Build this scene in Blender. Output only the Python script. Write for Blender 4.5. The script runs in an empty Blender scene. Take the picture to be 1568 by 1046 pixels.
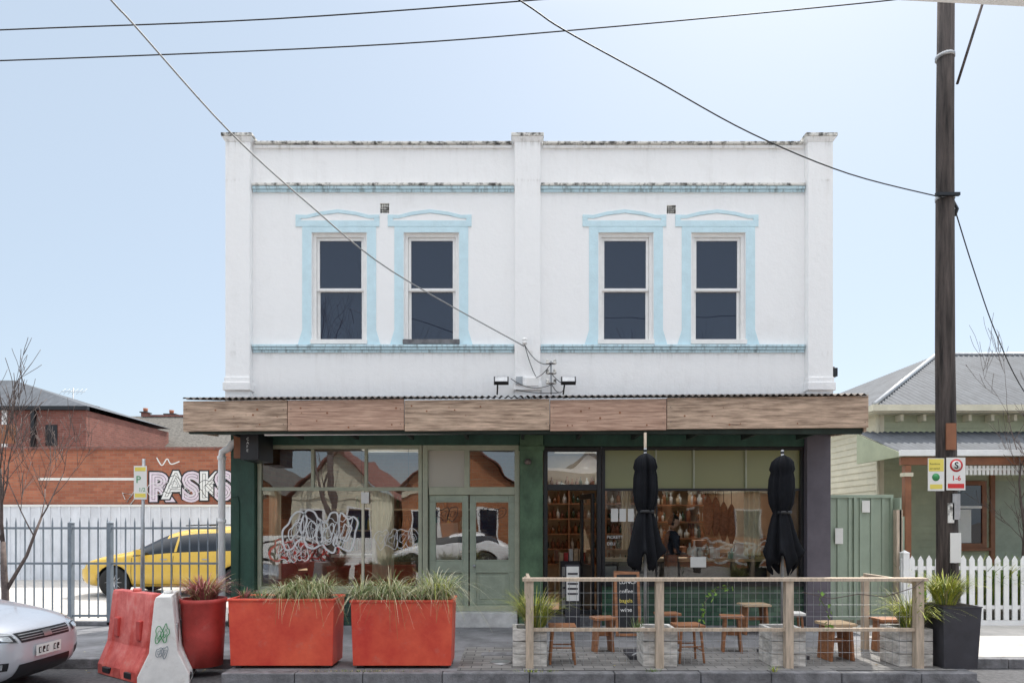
import bpy, bmesh, math, random
from mathutils import Vector, Matrix
from mathutils.bvhtree import BVHTree
random.seed(7)
R=random.Random(11)
scene=bpy.context.scene
EYE=1.7; FOC=1020.0
def PX(px,d): return (px-784)*d/FOC
def PZ(py,d): return EYE+(800-py)*d/FOC
F=11.05
def fx(px): return PX(px,F)
def fz(py): return PZ(py,F)

# ------------------------------------------------------------------ materials
def _nodes(name):
    m=bpy.data.materials.new(name); m.use_nodes=True
    nt=m.node_tree; b=nt.nodes['Principled BSDF']
    return m,nt,b
def N(nt,t,**kw):
    n=nt.nodes.new(t)
    for k,v in kw.items(): setattr(n,k,v)
    return n
def coords(nt,scale=(1,1,1)):
    tc=N(nt,'ShaderNodeTexCoord'); mp=N(nt,'ShaderNodeMapping')
    mp.inputs['Scale'].default_value=scale
    nt.links.new(tc.outputs['Object'],mp.inputs['Vector'])
    return mp.outputs['Vector']
def c4(c,k=1): return (min(1,c[0]*k),min(1,c[1]*k),min(1,c[2]*k),1)
def mat(name,col,rough=0.6,var=0.18,nscale=4,stretch=(1,1,1),bump=0.0,bscale=60,metal=0,coat=0,spec=0.5,col2=None,ramp=(0.35,0.7),scuff=0):
    m,nt,b=_nodes(name)
    v=coords(nt,stretch)
    n=N(nt,'ShaderNodeTexNoise'); n.inputs['Scale'].default_value=nscale; n.inputs['Detail'].default_value=6; n.inputs['Roughness'].default_value=0.65
    nt.links.new(v,n.inputs['Vector'])
    r=N(nt,'ShaderNodeValToRGB')
    r.color_ramp.elements[0].position=ramp[0]; r.color_ramp.elements[1].position=ramp[1]
    r.color_ramp.elements[0].color=c4(col,1-var)
    r.color_ramp.elements[1].color=c4(col2) if col2 else c4(col,1+var)
    nt.links.new(n.outputs['Fac'],r.inputs['Fac'])
    outc=r.outputs['Color']
    if scuff:
        v2=coords(nt,(1,1,1)); n3=N(nt,'ShaderNodeTexNoise'); n3.inputs['Scale'].default_value=5; n3.inputs['Detail'].default_value=9; n3.inputs['Roughness'].default_value=.8
        nt.links.new(v2,n3.inputs['Vector']); r3=N(nt,'ShaderNodeValToRGB'); r3.color_ramp.elements[0].position=.56; r3.color_ramp.elements[1].position=.74
        r3.color_ramp.elements[1].color=(scuff,scuff,scuff,1); nt.links.new(n3.outputs['Fac'],r3.inputs['Fac'])
        mm=N(nt,'ShaderNodeMix',data_type='RGBA'); mm.inputs[7].default_value=(.42,.36,.31,1); nt.links.new(r3.outputs['Color'],mm.inputs[0]); nt.links.new(outc,mm.inputs[6]); outc=mm.outputs[2]
    nt.links.new(outc,b.inputs['Base Color'])
    b.inputs['Roughness'].default_value=rough; b.inputs['Metallic'].default_value=metal
    b.inputs['Specular IOR Level'].default_value=spec
    if coat: b.inputs['Coat Weight'].default_value=coat; b.inputs['Coat Roughness'].default_value=0.05
    if bump:
        n2=N(nt,'ShaderNodeTexNoise'); n2.inputs['Scale'].default_value=bscale; n2.inputs['Detail'].default_value=4
        nt.links.new(v,n2.inputs['Vector'])
        bp=N(nt,'ShaderNodeBump'); bp.inputs['Strength'].default_value=bump; bp.inputs['Distance'].default_value=0.02
        nt.links.new(n2.outputs['Fac'],bp.inputs['Height']); nt.links.new(bp.outputs['Normal'],b.inputs['Normal'])
    return m
def brickmat(name,c1,c2,mortar,bw=0.24,rh=0.086,ms=0.006,rough=0.85,floor=False,coat=0,bump=0.6,stain=0.35):
    m,nt,b=_nodes(name)
    tc=N(nt,'ShaderNodeTexCoord'); sp=N(nt,'ShaderNodeSeparateXYZ'); nt.links.new(tc.outputs['Object'],sp.inputs[0])
    cb=N(nt,'ShaderNodeCombineXYZ')
    if floor:
        nt.links.new(sp.outputs['X'],cb.inputs['X']); nt.links.new(sp.outputs['Y'],cb.inputs['Y'])
    else:
        ad=N(nt,'ShaderNodeMath',operation='ADD'); nt.links.new(sp.outputs['X'],ad.inputs[0]); nt.links.new(sp.outputs['Y'],ad.inputs[1])
        nt.links.new(ad.outputs[0],cb.inputs['X']); nt.links.new(sp.outputs['Z'],cb.inputs['Y'])
    br=N(nt,'ShaderNodeTexBrick'); br.inputs['Scale'].default_value=1
    br.inputs['Brick Width'].default_value=bw; br.inputs['Row Height'].default_value=rh
    br.inputs['Mortar Size'].default_value=ms; br.inputs['Mortar Smooth'].default_value=0.2
    br.inputs['Color1'].default_value=c4(c1); br.inputs['Color2'].default_value=c4(c2); br.inputs['Mortar'].default_value=c4(mortar)
    nt.links.new(cb.outputs[0],br.inputs['Vector'])
    n=N(nt,'ShaderNodeTexNoise'); n.inputs['Scale'].default_value=1.3; n.inputs['Detail'].default_value=7; n.inputs['Roughness'].default_value=.7
    nt.links.new(tc.outputs['Object'],n.inputs['Vector'])
    r=N(nt,'ShaderNodeValToRGB'); r.color_ramp.elements[0].position=.3; r.color_ramp.elements[1].position=.7
    r.color_ramp.elements[0].color=(1-stain,1-stain,1-stain,1); r.color_ramp.elements[1].color=(1,1,1,1)
    nt.links.new(n.outputs['Fac'],r.inputs['Fac'])
    mx=N(nt,'ShaderNodeMix',data_type='RGBA',blend_type='MULTIPLY'); mx.inputs[0].default_value=1
    nt.links.new(br.outputs['Color'],mx.inputs[6]); nt.links.new(r.outputs['Color'],mx.inputs[7])
    nt.links.new(mx.outputs[2],b.inputs['Base Color']); b.inputs['Roughness'].default_value=rough
    if coat: b.inputs['Coat Weight'].default_value=coat; b.inputs['Coat Roughness'].default_value=.08
    bp=N(nt,'ShaderNodeBump'); bp.inputs['Strength'].default_value=bump; bp.inputs['Distance'].default_value=0.01; bp.invert=True
    nt.links.new(br.outputs['Fac'],bp.inputs['Height']); nt.links.new(bp.outputs['Normal'],b.inputs['Normal'])
    return m
def facade_mat():
    m,nt,b=_nodes('facade_white_paint')
    tc=N(nt,'ShaderNodeTexCoord'); sp=N(nt,'ShaderNodeSeparateXYZ'); nt.links.new(tc.outputs['Object'],sp.inputs[0])
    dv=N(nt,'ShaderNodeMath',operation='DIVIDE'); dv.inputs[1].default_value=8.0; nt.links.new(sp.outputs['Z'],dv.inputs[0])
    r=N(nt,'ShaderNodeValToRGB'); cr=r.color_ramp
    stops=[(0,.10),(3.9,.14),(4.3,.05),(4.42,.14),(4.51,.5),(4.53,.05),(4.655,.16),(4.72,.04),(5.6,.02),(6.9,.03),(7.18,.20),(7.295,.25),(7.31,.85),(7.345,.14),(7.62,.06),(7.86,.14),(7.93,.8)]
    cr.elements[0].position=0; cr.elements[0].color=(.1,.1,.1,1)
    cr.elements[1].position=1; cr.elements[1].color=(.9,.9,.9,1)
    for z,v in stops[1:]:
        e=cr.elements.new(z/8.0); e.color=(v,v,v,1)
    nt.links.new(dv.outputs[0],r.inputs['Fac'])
    def noise(sc,stretch,det=6,ro=.65):
        mp=N(nt,'ShaderNodeMapping'); mp.inputs['Scale'].default_value=stretch; nt.links.new(tc.outputs['Object'],mp.inputs['Vector'])
        n=N(nt,'ShaderNodeTexNoise'); n.inputs['Scale'].default_value=sc; n.inputs['Detail'].default_value=det; n.inputs['Roughness'].default_value=ro
        nt.links.new(mp.outputs[0],n.inputs['Vector']); return n.outputs['Fac']
    st=noise(1.0,(9,9,.9),7,.75)
    r2=N(nt,'ShaderNodeValToRGB'); r2.color_ramp.elements[0].position=.50; r2.color_ramp.elements[1].position=.75
    nt.links.new(st,r2.inputs['Fac'])
    mu=N(nt,'ShaderNodeMath',operation='MULTIPLY'); nt.links.new(r.outputs['Color'],mu.inputs[0]); nt.links.new(r2.outputs['Color'],mu.inputs[1])
    bl=noise(1.7,(1,1,1),8,.7)
    r3=N(nt,'ShaderNodeValToRGB'); r3.color_ramp.elements[0].position=.55; r3.color_ramp.elements[1].position=.8
    r3.color_ramp.elements[1].color=(.12,.12,.12,1); nt.links.new(bl,r3.inputs['Fac'])
    ad=N(nt,'ShaderNodeMath',operation='ADD'); ad.use_clamp=True
    nt.links.new(mu.outputs[0],ad.inputs[0]); nt.links.new(r3.outputs['Color'],ad.inputs[1])
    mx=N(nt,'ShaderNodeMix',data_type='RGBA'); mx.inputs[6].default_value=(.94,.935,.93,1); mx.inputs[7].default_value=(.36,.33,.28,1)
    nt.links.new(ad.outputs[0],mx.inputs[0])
    ch=noise(13,(1,1,1),5,.8)
    r4=N(nt,'ShaderNodeValToRGB'); r4.color_ramp.elements[0].position=.75; r4.color_ramp.elements[1].position=.775
    nt.links.new(ch,r4.inputs['Fac'])
    mx2=N(nt,'ShaderNodeMix',data_type='RGBA'); mx2.inputs[7].default_value=(.42,.40,.36,1)
    nt.links.new(r4.outputs['Color'],mx2.inputs[0]); nt.links.new(mx.outputs[2],mx2.inputs[6])
    nt.links.new(mx2.outputs[2],b.inputs['Base Color']); b.inputs['Roughness'].default_value=.75
    n2=noise(9,(1,1,1),8,.7); bp=N(nt,'ShaderNodeBump'); bp.inputs['Strength'].default_value=.3; bp.inputs['Distance'].default_value=.03
    nt.links.new(n2,bp.inputs['Height']); nt.links.new(bp.outputs['Normal'],b.inputs['Normal'])
    return m
def glassmat(name,refl=0.18,tint=(.9,.95,.93),opaque=None,wav=0.0,rough=0.0):
    m,nt,b=_nodes(name)
    nt.nodes.remove(b); out=nt.nodes['Material Output']
    gl=N(nt,'ShaderNodeBsdfGlossy'); gl.inputs['Roughness'].default_value=rough; gl.inputs['Color'].default_value=(.95,.97,1,1)
    if opaque: tr=N(nt,'ShaderNodeBsdfDiffuse'); tr.inputs['Color'].default_value=c4(opaque)
    else: tr=N(nt,'ShaderNodeBsdfTransparent'); tr.inputs['Color'].default_value=c4(tint)
    fr=N(nt,'ShaderNodeFresnel'); fr.inputs['IOR'].default_value=1.5
    ad=N(nt,'ShaderNodeMath',operation='ADD'); ad.inputs[1].default_value=refl; ad.use_clamp=True
    nt.links.new(fr.outputs[0],ad.inputs[0])
    mx=N(nt,'ShaderNodeMixShader'); nt.links.new(ad.outputs[0],mx.inputs[0]); nt.links.new(tr.outputs[0],mx.inputs[1]); nt.links.new(gl.outputs[0],mx.inputs[2])
    nt.links.new(mx.outputs[0],out.inputs['Surface'])
    if wav:
        v=coords(nt); n=N(nt,'ShaderNodeTexNoise'); n.inputs['Scale'].default_value=1.6; n.inputs['Detail'].default_value=1
        nt.links.new(v,n.inputs['Vector']); bp=N(nt,'ShaderNodeBump'); bp.inputs['Strength'].default_value=wav; bp.inputs['Distance'].default_value=.02
        nt.links.new(n.outputs['Fac'],bp.inputs['Height']); nt.links.new(bp.outputs['Normal'],gl.inputs['Normal'])
    return m

M={}
M['facade']=facade_mat()
M['blue']=mat('trim_light_blue',(.62,.81,.88),.7,.06,6,(1,1,1),.2,40)
M['bluegr']=mat('cornice_blue_grimy',(.40,.53,.58),.8,.35,2,(7,7,1),.3,40,col2=(.62,.80,.87),ramp=(.3,.52))
M['grime']=mat('parapet_cap_weathered',(.22,.21,.19),.9,.6,3,(3,3,3),.5,30,col2=(.82,.80,.75),ramp=(.38,.54))
M['dark']=mat('cap_dark_lead',(.06,.06,.06),.7,.3)
M['wframe']=mat('window_frame_white',(.88,.87,.85),.5,.05,8)
M['upglass']=glassmat('upper_window_glass',.045,opaque=(.010,.016,.036),wav=.12)
M['shopglass']=glassmat('shop_window_glass',.15,wav=.22)
M['cafeglass']=glassmat('cafe_window_glass',.035,wav=.16)
M['obscure']=glassmat('obscure_glass_olive',.05,opaque=(.22,.23,.075),rough=.35)
M['frost']=glassmat('frosted_glass_pane',.05,opaque=(.42,.40,.32),rough=.3)
M['timber']=mat('fascia_timber',(.38,.25,.17),.8,.45,2.2,(1.2,4,14),.4,30,col2=(.74,.54,.40),ramp=(.3,.68))
M['timber2']=mat('fascia_timber_red',(.48,.27,.19),.8,.38,2.5,(1.0,4,16),.4,30,col2=(.70,.47,.35),ramp=(.3,.70))
M['iron']=mat('galvanised_rusty',(.18,.15,.13),.6,.5,8,metal=.4)
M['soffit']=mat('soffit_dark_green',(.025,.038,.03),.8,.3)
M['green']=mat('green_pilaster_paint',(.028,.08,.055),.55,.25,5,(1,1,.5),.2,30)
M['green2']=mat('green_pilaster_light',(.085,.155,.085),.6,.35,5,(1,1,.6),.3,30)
M['sage']=mat('sage_door_paint',(.34,.39,.30),.5,.12,6,(1,1,1),.1,30)
M['sagelt']=mat('sage_frame_paint',(.40,.42,.31),.5,.12,6)
M['sageout']=mat('doorstep_bluestone',(.60,.60,.58),.8,.2,5)
M['black']=mat('black_paint',(.014,.015,.018),.4,.2)
M['purple']=mat('mauve_grey_paint',(.125,.11,.13),.7,.15,3)
M['tile']=brickmat('green_glazed_tile',(.03,.085,.055),(.08,.16,.10),(.03,.05,.04),.19,.075,.005,.25,coat=.6,bump=.4)
M['tiledk']=brickmat('dark_green_brick',(.02,.065,.05),(.04,.10,.07),(.02,.025,.02),.19,.075,.006,.3,coat=.5)
M['brick']=brickmat('orange_brick',(.52,.19,.105),(.40,.125,.07),(.38,.24,.17))
M['brickdk']=brickmat('red_brown_brick',(.34,.13,.10),(.25,.09,.07),(.27,.22,.19))
M['brickop']=brickmat('opposite_brick',(.56,.22,.09),(.44,.15,.06),(.4,.33,.25))
M['white']=mat('white_paint',(.84,.84,.83),.6,.05,5)
M['whitewall']=mat('white_painted_wall',(.74,.76,.80),.7,.10,3,(1,1,.6))
M['asphalt']=mat('road_asphalt',(.10,.10,.105),.9,.35,18,bump=.6,bscale=180)
M['path']=mat('footpath_asphalt',(.21,.21,.22),.9,.35,1.6,bump=.4,bscale=140)
M['concrete']=mat('concrete_paving',(.46,.44,.41),.9,.15,3,bump=.3,bscale=90)
M['paver']=brickmat('brick_paver_grey',(.31,.30,.29),(.19,.185,.18),(.08,.08,.08),.24,.12,.006,floor=True)
M['kerb']=mat('bluestone_kerb',(.18,.18,.19),.85,.4,6,bump=.5,bscale=60)
M['ground']=mat('ground_soil',(.16,.14,.11),.95,.3,.5)
M['steel']=mat('fence_steel_blue_grey',(.20,.235,.27),.45,.15,6)
M['galv']=mat('galvanised_steel',(.42,.43,.44),.4,.15,10,metal=.6)
M['roofiron']=mat('roof_iron_silver',(.105,.115,.13),.75,.22,2,(3,1,1),spec=.2)
M['slate']=mat('slate_roof',(.13,.12,.105),.85,.5,9,(1,1,3),.5,40)
M['cream']=mat('cream_weatherboard',(.70,.65,.50),.65,.08,4)
M['sagewall']=mat('sage_house_wall',(.42,.45,.31),.7,.1,4)
M['colorbond']=mat('colorbond_green',(.33,.40,.31),.5,.08,3)
M['brownp']=mat('brown_joinery',(.28,.11,.05),.5,.2)
M['polewood']=mat('pole_timber_dark',(.035,.028,.025),.85,.6,2,(8,8,.6),.7,12,col2=(.12,.095,.085))
M['red']=mat('red_planter_paint',(.74,.06,.04),.42,.14,2,(1,1,1),.06,30,col2=(.86,.14,.07),scuff=.28)
M['redbar']=mat('barrier_red_plastic',(.68,.08,.065),.5,.25,5,(1,1,1),.1,20,col2=(.78,.20,.17),scuff=.5)
M['redtub']=mat('tub_dark_red',(.52,.065,.055),.5,.2,scuff=.3)
M['whiteplas']=mat('barrier_white_plastic',(.80,.79,.77),.5,.1,6,scuff=.45)
M['soil']=mat('planter_soil',(.05,.035,.025),.95,.4,20)
M['gr1']=mat('grass_blade_dry',(.46,.42,.20),.7,.3,30)
M['gr2']=mat('grass_blade_green',(.15,.22,.07),.7,.3,30)
M['gr3']=mat('grass_blade_pale',(.62,.59,.40),.7,.2,30)
M['gr4']=mat('grass_blade_lime',(.42,.45,.06),.7,.3,30)
M['grred']=mat('flax_blade_red',(.38,.12,.11),.6,.3,30)
M['leaf']=mat('vine_leaf',(.16,.30,.04),.6,.4,30)
M['litter']=mat('leaf_litter',(.22,.15,.07),.9,.4,30)
M['bark']=mat('bare_tree_bark',(.13,.10,.09),.9,.3,20)
M['wire']=mat('wire_black',(.02,.02,.022),.6,.1)
M['wirelt']=mat('wire_sunlit_grey',(.30,.30,.30),.6,.1)  # lighter copy of the wire: sunlight on the cable put into its colour
M['fabric']=mat('umbrella_fabric_black',(.006,.007,.010),.8,.3,8,spec=.2)
M['stool']=mat('stool_timber',(.34,.15,.07),.55,.35,4,(1,6,6))
M['stoollt']=mat('bench_timber_light',(.62,.45,.28),.6,.25,4,(1,6,6))
M['post']=mat('post_timber_grey',(.54,.44,.34),.75,.25,4,(8,8,1))
M['sleeper']=mat('whitewashed_sleeper',(.52,.50,.46),.8,.4,3,(2,2,6),.3,30,col2=(.76,.74,.70),ramp=(.3,.6))
M['charcoal']=mat('charcoal_planter',(.045,.045,.055),.5,.2)
M['yellow']=mat('taxi_yellow_paint',(.70,.45,.06),.3,.04,2,coat=.5)
M['silver']=mat('car_silver_paint',(.56,.58,.62),.3,.03,2,metal=.25,coat=.8)
M['carwhite']=mat('car_white_paint',(.80,.80,.80),.3,.02,2,coat=.8)
M['carglass']=glassmat('car_glass',.02,opaque=(.012,.014,.018))
M['rubber']=mat('tyre_rubber',(.02,.02,.02),.85,.2)
M['alloy']=mat('wheel_alloy',(.45,.45,.46),.3,.1,metal=.8)
M['lens']=mat('headlight_lens',(.55,.58,.60),.08,.3,30,metal=.5,coat=1)
M['amber']=mat('tail_lamp_red',(.5,.02,.02),.2,.1,coat=1)
M['signy']=mat('sign_yellow',(.80,.66,.12),.5,.05)
M['signr']=mat('sign_red',(.65,.03,.03),.5,.05)
M['signg']=mat('sign_green',(.05,.30,.10),.5,.05)
M['paper']=mat('paper_white',(.80,.79,.75),.7,.05)
M['skin']=mat('skin_tone',(.68,.42,.31),.55,.08,20)
M['hair']=mat('hair_dark',(.02,.015,.012),.7,.2,40)
M['suit']=mat('shirt_dark_navy',(.035,.04,.06),.85,.2,20)
M['trous']=mat('trousers_grey',(.06,.06,.065),.85,.2,20)
M['leather']=mat('brown_leather',(.34,.13,.05),.4,.25,6)
M['intwall']=mat('interior_wall_tan',(.62,.48,.32),.8,.1)
M['intbrick']=brickmat('interior_brick',(.26,.14,.09),(.20,.10,.07),(.22,.18,.14))
M['intfloor']=mat('interior_floorboards',(.30,.18,.10),.4,.3,2,(1,10,1))
M['intceil']=mat('interior_ceiling',(.55,.50,.42),.8,.1)
M['graf']=mat('graffiti_lilac',(.74,.64,.72),.6,.10)
M['grafw']=mat('graffiti_white',(.82,.82,.80),.6,.08)
M['bottleg']=mat('bottle_green',(.03,.07,.03),.15,.2,coat=1)
M['bottleb']=mat('bottle_amber',(.25,.09,.02),.15,.2,coat=1)
M['teal']=mat('package_teal',(.30,.60,.50),.5,.1)
M['meat']=mat('cured_meat_brown',(.26,.10,.055),.6,.4,20)
M['reflection_curtain']=mat('reflection_curtain_cream',(.66,.58,.42),.85,.15,3,(8,1,1))  # cream folds; the left pair imitates light reflected in the glass

def smooth(pts,n=6):
    out=[]
    P=[Vector(p) for p in pts]
    for i in range(len(P)-1):
        p0=P[max(i-1,0)];p1=P[i];p2=P[i+1];p3=P[min(i+2,len(P)-1)]
        for k in range(n):
            t=k/n; out.append(.5*((2*p1)+(-p0+p2)*t+(2*p0-5*p1+4*p2-p3)*t*t+(-p0+3*p1-3*p2+p3)*t**3))
    out.append(P[-1]); return out
# ------------------------------------------------------------------ mesh builder
class MB:
    def __init__(s,name):
        s.name=name; s.v=[]; s.f=[]; s.mi=[]; s.sm=[]; s.mats=[]; s.M=Matrix.Identity(4)
    def _m(s,k):
        m=M[k] if isinstance(k,str) else k
        if m not in s.mats: s.mats.append(m)
        return s.mats.index(m)
    def add(s,vs,fs,k,smooth=False):
        o=len(s.v); i=s._m(k)
        s.v+= [s.M@Vector(v) for v in vs]
        for f in fs: s.f.append([o+a for a in f]); s.mi.append(i); s.sm.append(smooth)
    def box(s,x0,x1,y0,y1,z0,z1,k):
        s.add([(x0,y0,z0),(x1,y0,z0),(x1,y1,z0),(x0,y1,z0),(x0,y0,z1),(x1,y0,z1),(x1,y1,z1),(x0,y1,z1)],
              [(0,3,2,1),(4,5,6,7),(0,1,5,4),(1,2,6,5),(2,3,7,6),(3,0,4,7)],k)
    def frus(s,cx,cy,z0,z1,a0,b0,a1,b1,k):
        s.add([(cx-a0,cy-b0,z0),(cx+a0,cy-b0,z0),(cx+a0,cy+b0,z0),(cx-a0,cy+b0,z0),(cx-a1,cy-b1,z1),(cx+a1,cy-b1,z1),(cx+a1,cy+b1,z1),(cx-a1,cy+b1,z1)],
              [(0,3,2,1),(4,5,6,7),(0,1,5,4),(1,2,6,5),(2,3,7,6),(3,0,4,7)],k)
    def xz(s,pts,y0,y1,k,caps=True):
        n=len(pts)
        vs=[(p[0],y0,p[1]) for p in pts]+[(p[0],y1,p[1]) for p in pts]
        fs=[(i,(i+1)%n,n+(i+1)%n,n+i) for i in range(n)]
        if caps: fs+= [tuple(range(n)),tuple(range(2*n-1,n-1,-1))]
        s.add(vs,fs,k)
    def yz(s,pts,x0,x1,k):
        n=len(pts)
        vs=[(x0,p[0],p[1]) for p in pts]+[(x1,p[0],p[1]) for p in pts]
        s.add(vs,[(i,(i+1)%n,n+(i+1)%n,n+i) for i in range(n)]+[tuple(range(n)),tuple(range(2*n-1,n-1,-1))],k)
    def quad(s,a,b,c,d,k): s.add([a,b,c,d],[(0,1,2,3)],k)
    def tube(s,pts,r,k,n=6,cap=True):
        pts=[Vector(p) for p in pts]; rs=r if isinstance(r,(list,tuple)) else [r]*len(pts)
        vs=[];up=None
        for i,p in enumerate(pts):
            t=(pts[min(i+1,len(pts)-1)]-pts[max(i-1,0)]).normalized()
            if up is None: up=Vector((0,0,1)) if abs(t.z)<.9 else Vector((1,0,0))
            a=t.cross(up).normalized(); b=t.cross(a).normalized(); up=-b if (-b).dot(up)>0 else b
            for j in range(n):
                an=2*math.pi*j/n; vs.append(p+(a*math.cos(an)+b*math.sin(an))*rs[i])
        fs=[]
        for i in range(len(pts)-1):
            for j in range(n): fs.append((i*n+j,i*n+(j+1)%n,(i+1)*n+(j+1)%n,(i+1)*n+j))
        if cap: fs+= [tuple(range(n)),tuple(range((len(pts)-1)*n,len(pts)*n))]
        s.add(vs,fs,k,True)
    def strip(s,pts,w,y,k):
        P=[Vector((p[0],0,p[1])) for p in pts]; vs=[]
        for i,p in enumerate(P):
            t=(P[min(i+1,len(P)-1)]-P[max(i-1,0)]); t=t.normalized() if t.length>1e-6 else Vector((1,0,0))
            nrm=Vector((-t.z,0,t.x))*w
            vs+= [(p.x+nrm.x,y,p.z+nrm.z),(p.x-nrm.x,y,p.z-nrm.z)]
        s.add(vs,[(2*i,2*i+1,2*i+3,2*i+2) for i in range(len(P)-1)],k)
    def lathe(s,prof,c,k,n=20,axis='z',fn=None):
        vs=[]
        for r,h in prof:
            for j in range(n):
                a=2*math.pi*j/n; rr=r*(fn(a,h) if fn else 1)
                if axis=='z': vs.append((c[0]+rr*math.cos(a),c[1]+rr*math.sin(a),c[2]+h))
                else: vs.append((c[0]+rr*math.cos(a),c[1]+h,c[2]+rr*math.sin(a)))
        fs=[]
        for i in range(len(prof)-1):
            for j in range(n): fs.append((i*n+j,i*n+(j+1)%n,(i+1)*n+(j+1)%n,(i+1)*n+j))
        fs+= [tuple(range(n)),tuple(range((len(prof)-1)*n,len(prof)*n))]
        s.add(vs,fs,k,True)
    def text(s,t,x,y,z,size,k,off=0,align='LEFT',shear=0,spacing=1.0,outline=0):
        cu=bpy.data.curves.new('t','FONT'); cu.body=t; cu.size=size; cu.offset=off; cu.align_x=align; cu.shear=shear; cu.space_character=spacing; cu.resolution_u=4
        if outline: cu.fill_mode='NONE'; cu.bevel_depth=outline; cu.bevel_resolution=0
        ob=bpy.data.objects.new('t',cu); bpy.context.collection.objects.link(ob)
        dg=bpy.context.evaluated_depsgraph_get(); me=bpy.data.meshes.new_from_object(ob.evaluated_get(dg))
        s.add([(x+v.co.x,y-v.co.z*.3,z+v.co.y) for v in me.vertices],[tuple(p.vertices) for p in me.polygons],k)
        bpy.data.objects.remove(ob); bpy.data.curves.remove(cu); bpy.data.meshes.remove(me)
    def blades(s,cx,cy,z,rx,ry,n,h,keys,droop=.6,w=.006,rr=None,out=1.0):
        rr=rr or R
        for _ in range(n):
            a=rr.uniform(0,2*math.pi); q=math.sqrt(rr.random())
            bx=cx+rx*q*math.cos(a)*.5; by=cy+ry*q*math.sin(a)*.5
            dirx=math.cos(a)*(.3+q)*out+rr.uniform(-.3,.3); diry=math.sin(a)*(.3+q)*out+rr.uniform(-.3,.3)
            L=h*rr.uniform(.55,1.15); dr=droop*rr.uniform(.4,1.3)
            px,py=-diry,dirx; nl=math.hypot(px,py)+1e-5; px/=nl; py/=nl
            vs=[];K=6
            for i in range(K+1):
                t=i/K; ww=w*(1-t*.85)
                ox=dirx*L*(.25*t+.45*min(dr,1.5)*t*t); oy=diry*L*(.25*t+.45*min(dr,1.5)*t*t)
                oz=L*(t-dr*.62*t*t*t)
                vs+= [(bx+ox+px*ww,by+oy+py*ww,z+oz),(bx+ox-px*ww,by+oy-py*ww,z+oz)]
            s.add(vs,[(2*i,2*i+1,2*i+3,2*i+2) for i in range(K)],rr.choice(keys))
    def build(s,parent=None,bevel=0,flat=False):
        me=bpy.data.meshes.new(s.name); me.from_pydata([tuple(v) for v in s.v],[],s.f)
        for m in s.mats: me.materials.append(m)
        me.polygons.foreach_set('material_index',s.mi); me.polygons.foreach_set('use_smooth',s.sm)
        me.update()
        bm=bmesh.new(); bm.from_mesh(me); bmesh.ops.recalc_face_normals(bm,faces=bm.faces); bm.to_mesh(me); bm.free()
        ob=bpy.data.objects.new(s.name,me); bpy.context.collection.objects.link(ob)
        if parent: ob.parent=parent
        if bevel:
            md=ob.modifiers.new('bevel','BEVEL'); md.width=bevel; md.segments=2; md.limit_method='ANGLE'; md.angle_limit=math.radians(40)
        return ob
def empty(name):
    e=bpy.data.objects.new(name,None); bpy.context.collection.objects.link(e); e.empty_display_size=.3; return e
def wall(mb,x0,x1,z0,z1,y0,y1,ops,k):
    xs=sorted(set([x0,x1]+[o[0] for o in ops]+[o[1] for o in ops])); zs=sorted(set([z0,z1]+[o[2] for o in ops]+[o[3] for o in ops]))
    xs=[x for x in xs if x0<=x<=x1]; zs=[z for z in zs if z0<=z<=z1]
    for i in range(len(xs)-1):
        for j in range(len(zs)-1):
            cx=(xs[i]+xs[i+1])/2; cz=(zs[j]+zs[j+1])/2
            if any(o[0]<cx<o[1] and o[2]<cz<o[3] for o in ops): continue
            mb.box(xs[i],xs[i+1],y0,y1,zs[j],zs[j+1],k)
def slab(mb,x0,x1,y0,y1,z0,z1,ops,k):
    xs=sorted(set([x0,x1]+[o[0] for o in ops]+[o[1] for o in ops])); ys=sorted(set([y0,y1]+[o[2] for o in ops]+[o[3] for o in ops]))
    for i in range(len(xs)-1):
        for j in range(len(ys)-1):
            cx=(xs[i]+xs[i+1])/2; cy=(ys[j]+ys[j+1])/2
            if any(o[0]<cx<o[1] and o[2]<cy<o[3] for o in ops): continue
            mb.box(xs[i],xs[i+1],ys[j],ys[j+1],z0,z1,k)
def frame(mb,x0,x1,z0,z1,t,y0,y1,k):
    mb.box(x0,x0+t,y0,y1,z0,z1,k); mb.box(x1-t,x1,y0,y1,z0,z1,k)
    mb.box(x0+t,x1-t,y0+.001,y1,z1-t,z1,k); mb.box(x0+t,x1-t,y0+.001,y1,z0,z0+t,k)
def tag(b,x0,x1,z0,h,y,w,k,n,seed):
    rr=random.Random(seed); st=(x1-x0)/n
    for i in range(n):
        cx=x0+st*(i+.5); cz=z0+h/2+rr.uniform(-.06,.06)*h; ph=rr.uniform(0,6.3); lob=rr.choice((2,3,3,4))
        for q,sc in enumerate((1,.45)):
            pts=[]
            for j in range(13):
                a=2*math.pi*j/12
                r_=1+.22*math.cos(lob*a+ph)+.08*math.cos(5*a+ph*2)
                pts.append((cx+sc*.62*st*r_*math.cos(a)+.12*h*math.sin(a)*.5,0,cz+sc*.5*h*r_*math.sin(a)))
            b.strip([(p.x,p.z) for p in smooth(pts,4)],w*(1 if q==0 else .6),y-.0006*q,k)
        if rr.random()<.8:
            pts=[(cx+rr.uniform(-.4,.4)*st,0,cz+rr.uniform(-.5,.5)*h) for _ in range(4)]
            b.strip([(p.x,p.z) for p in smooth(pts,5)],w*.5,y-.0012,k)

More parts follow.
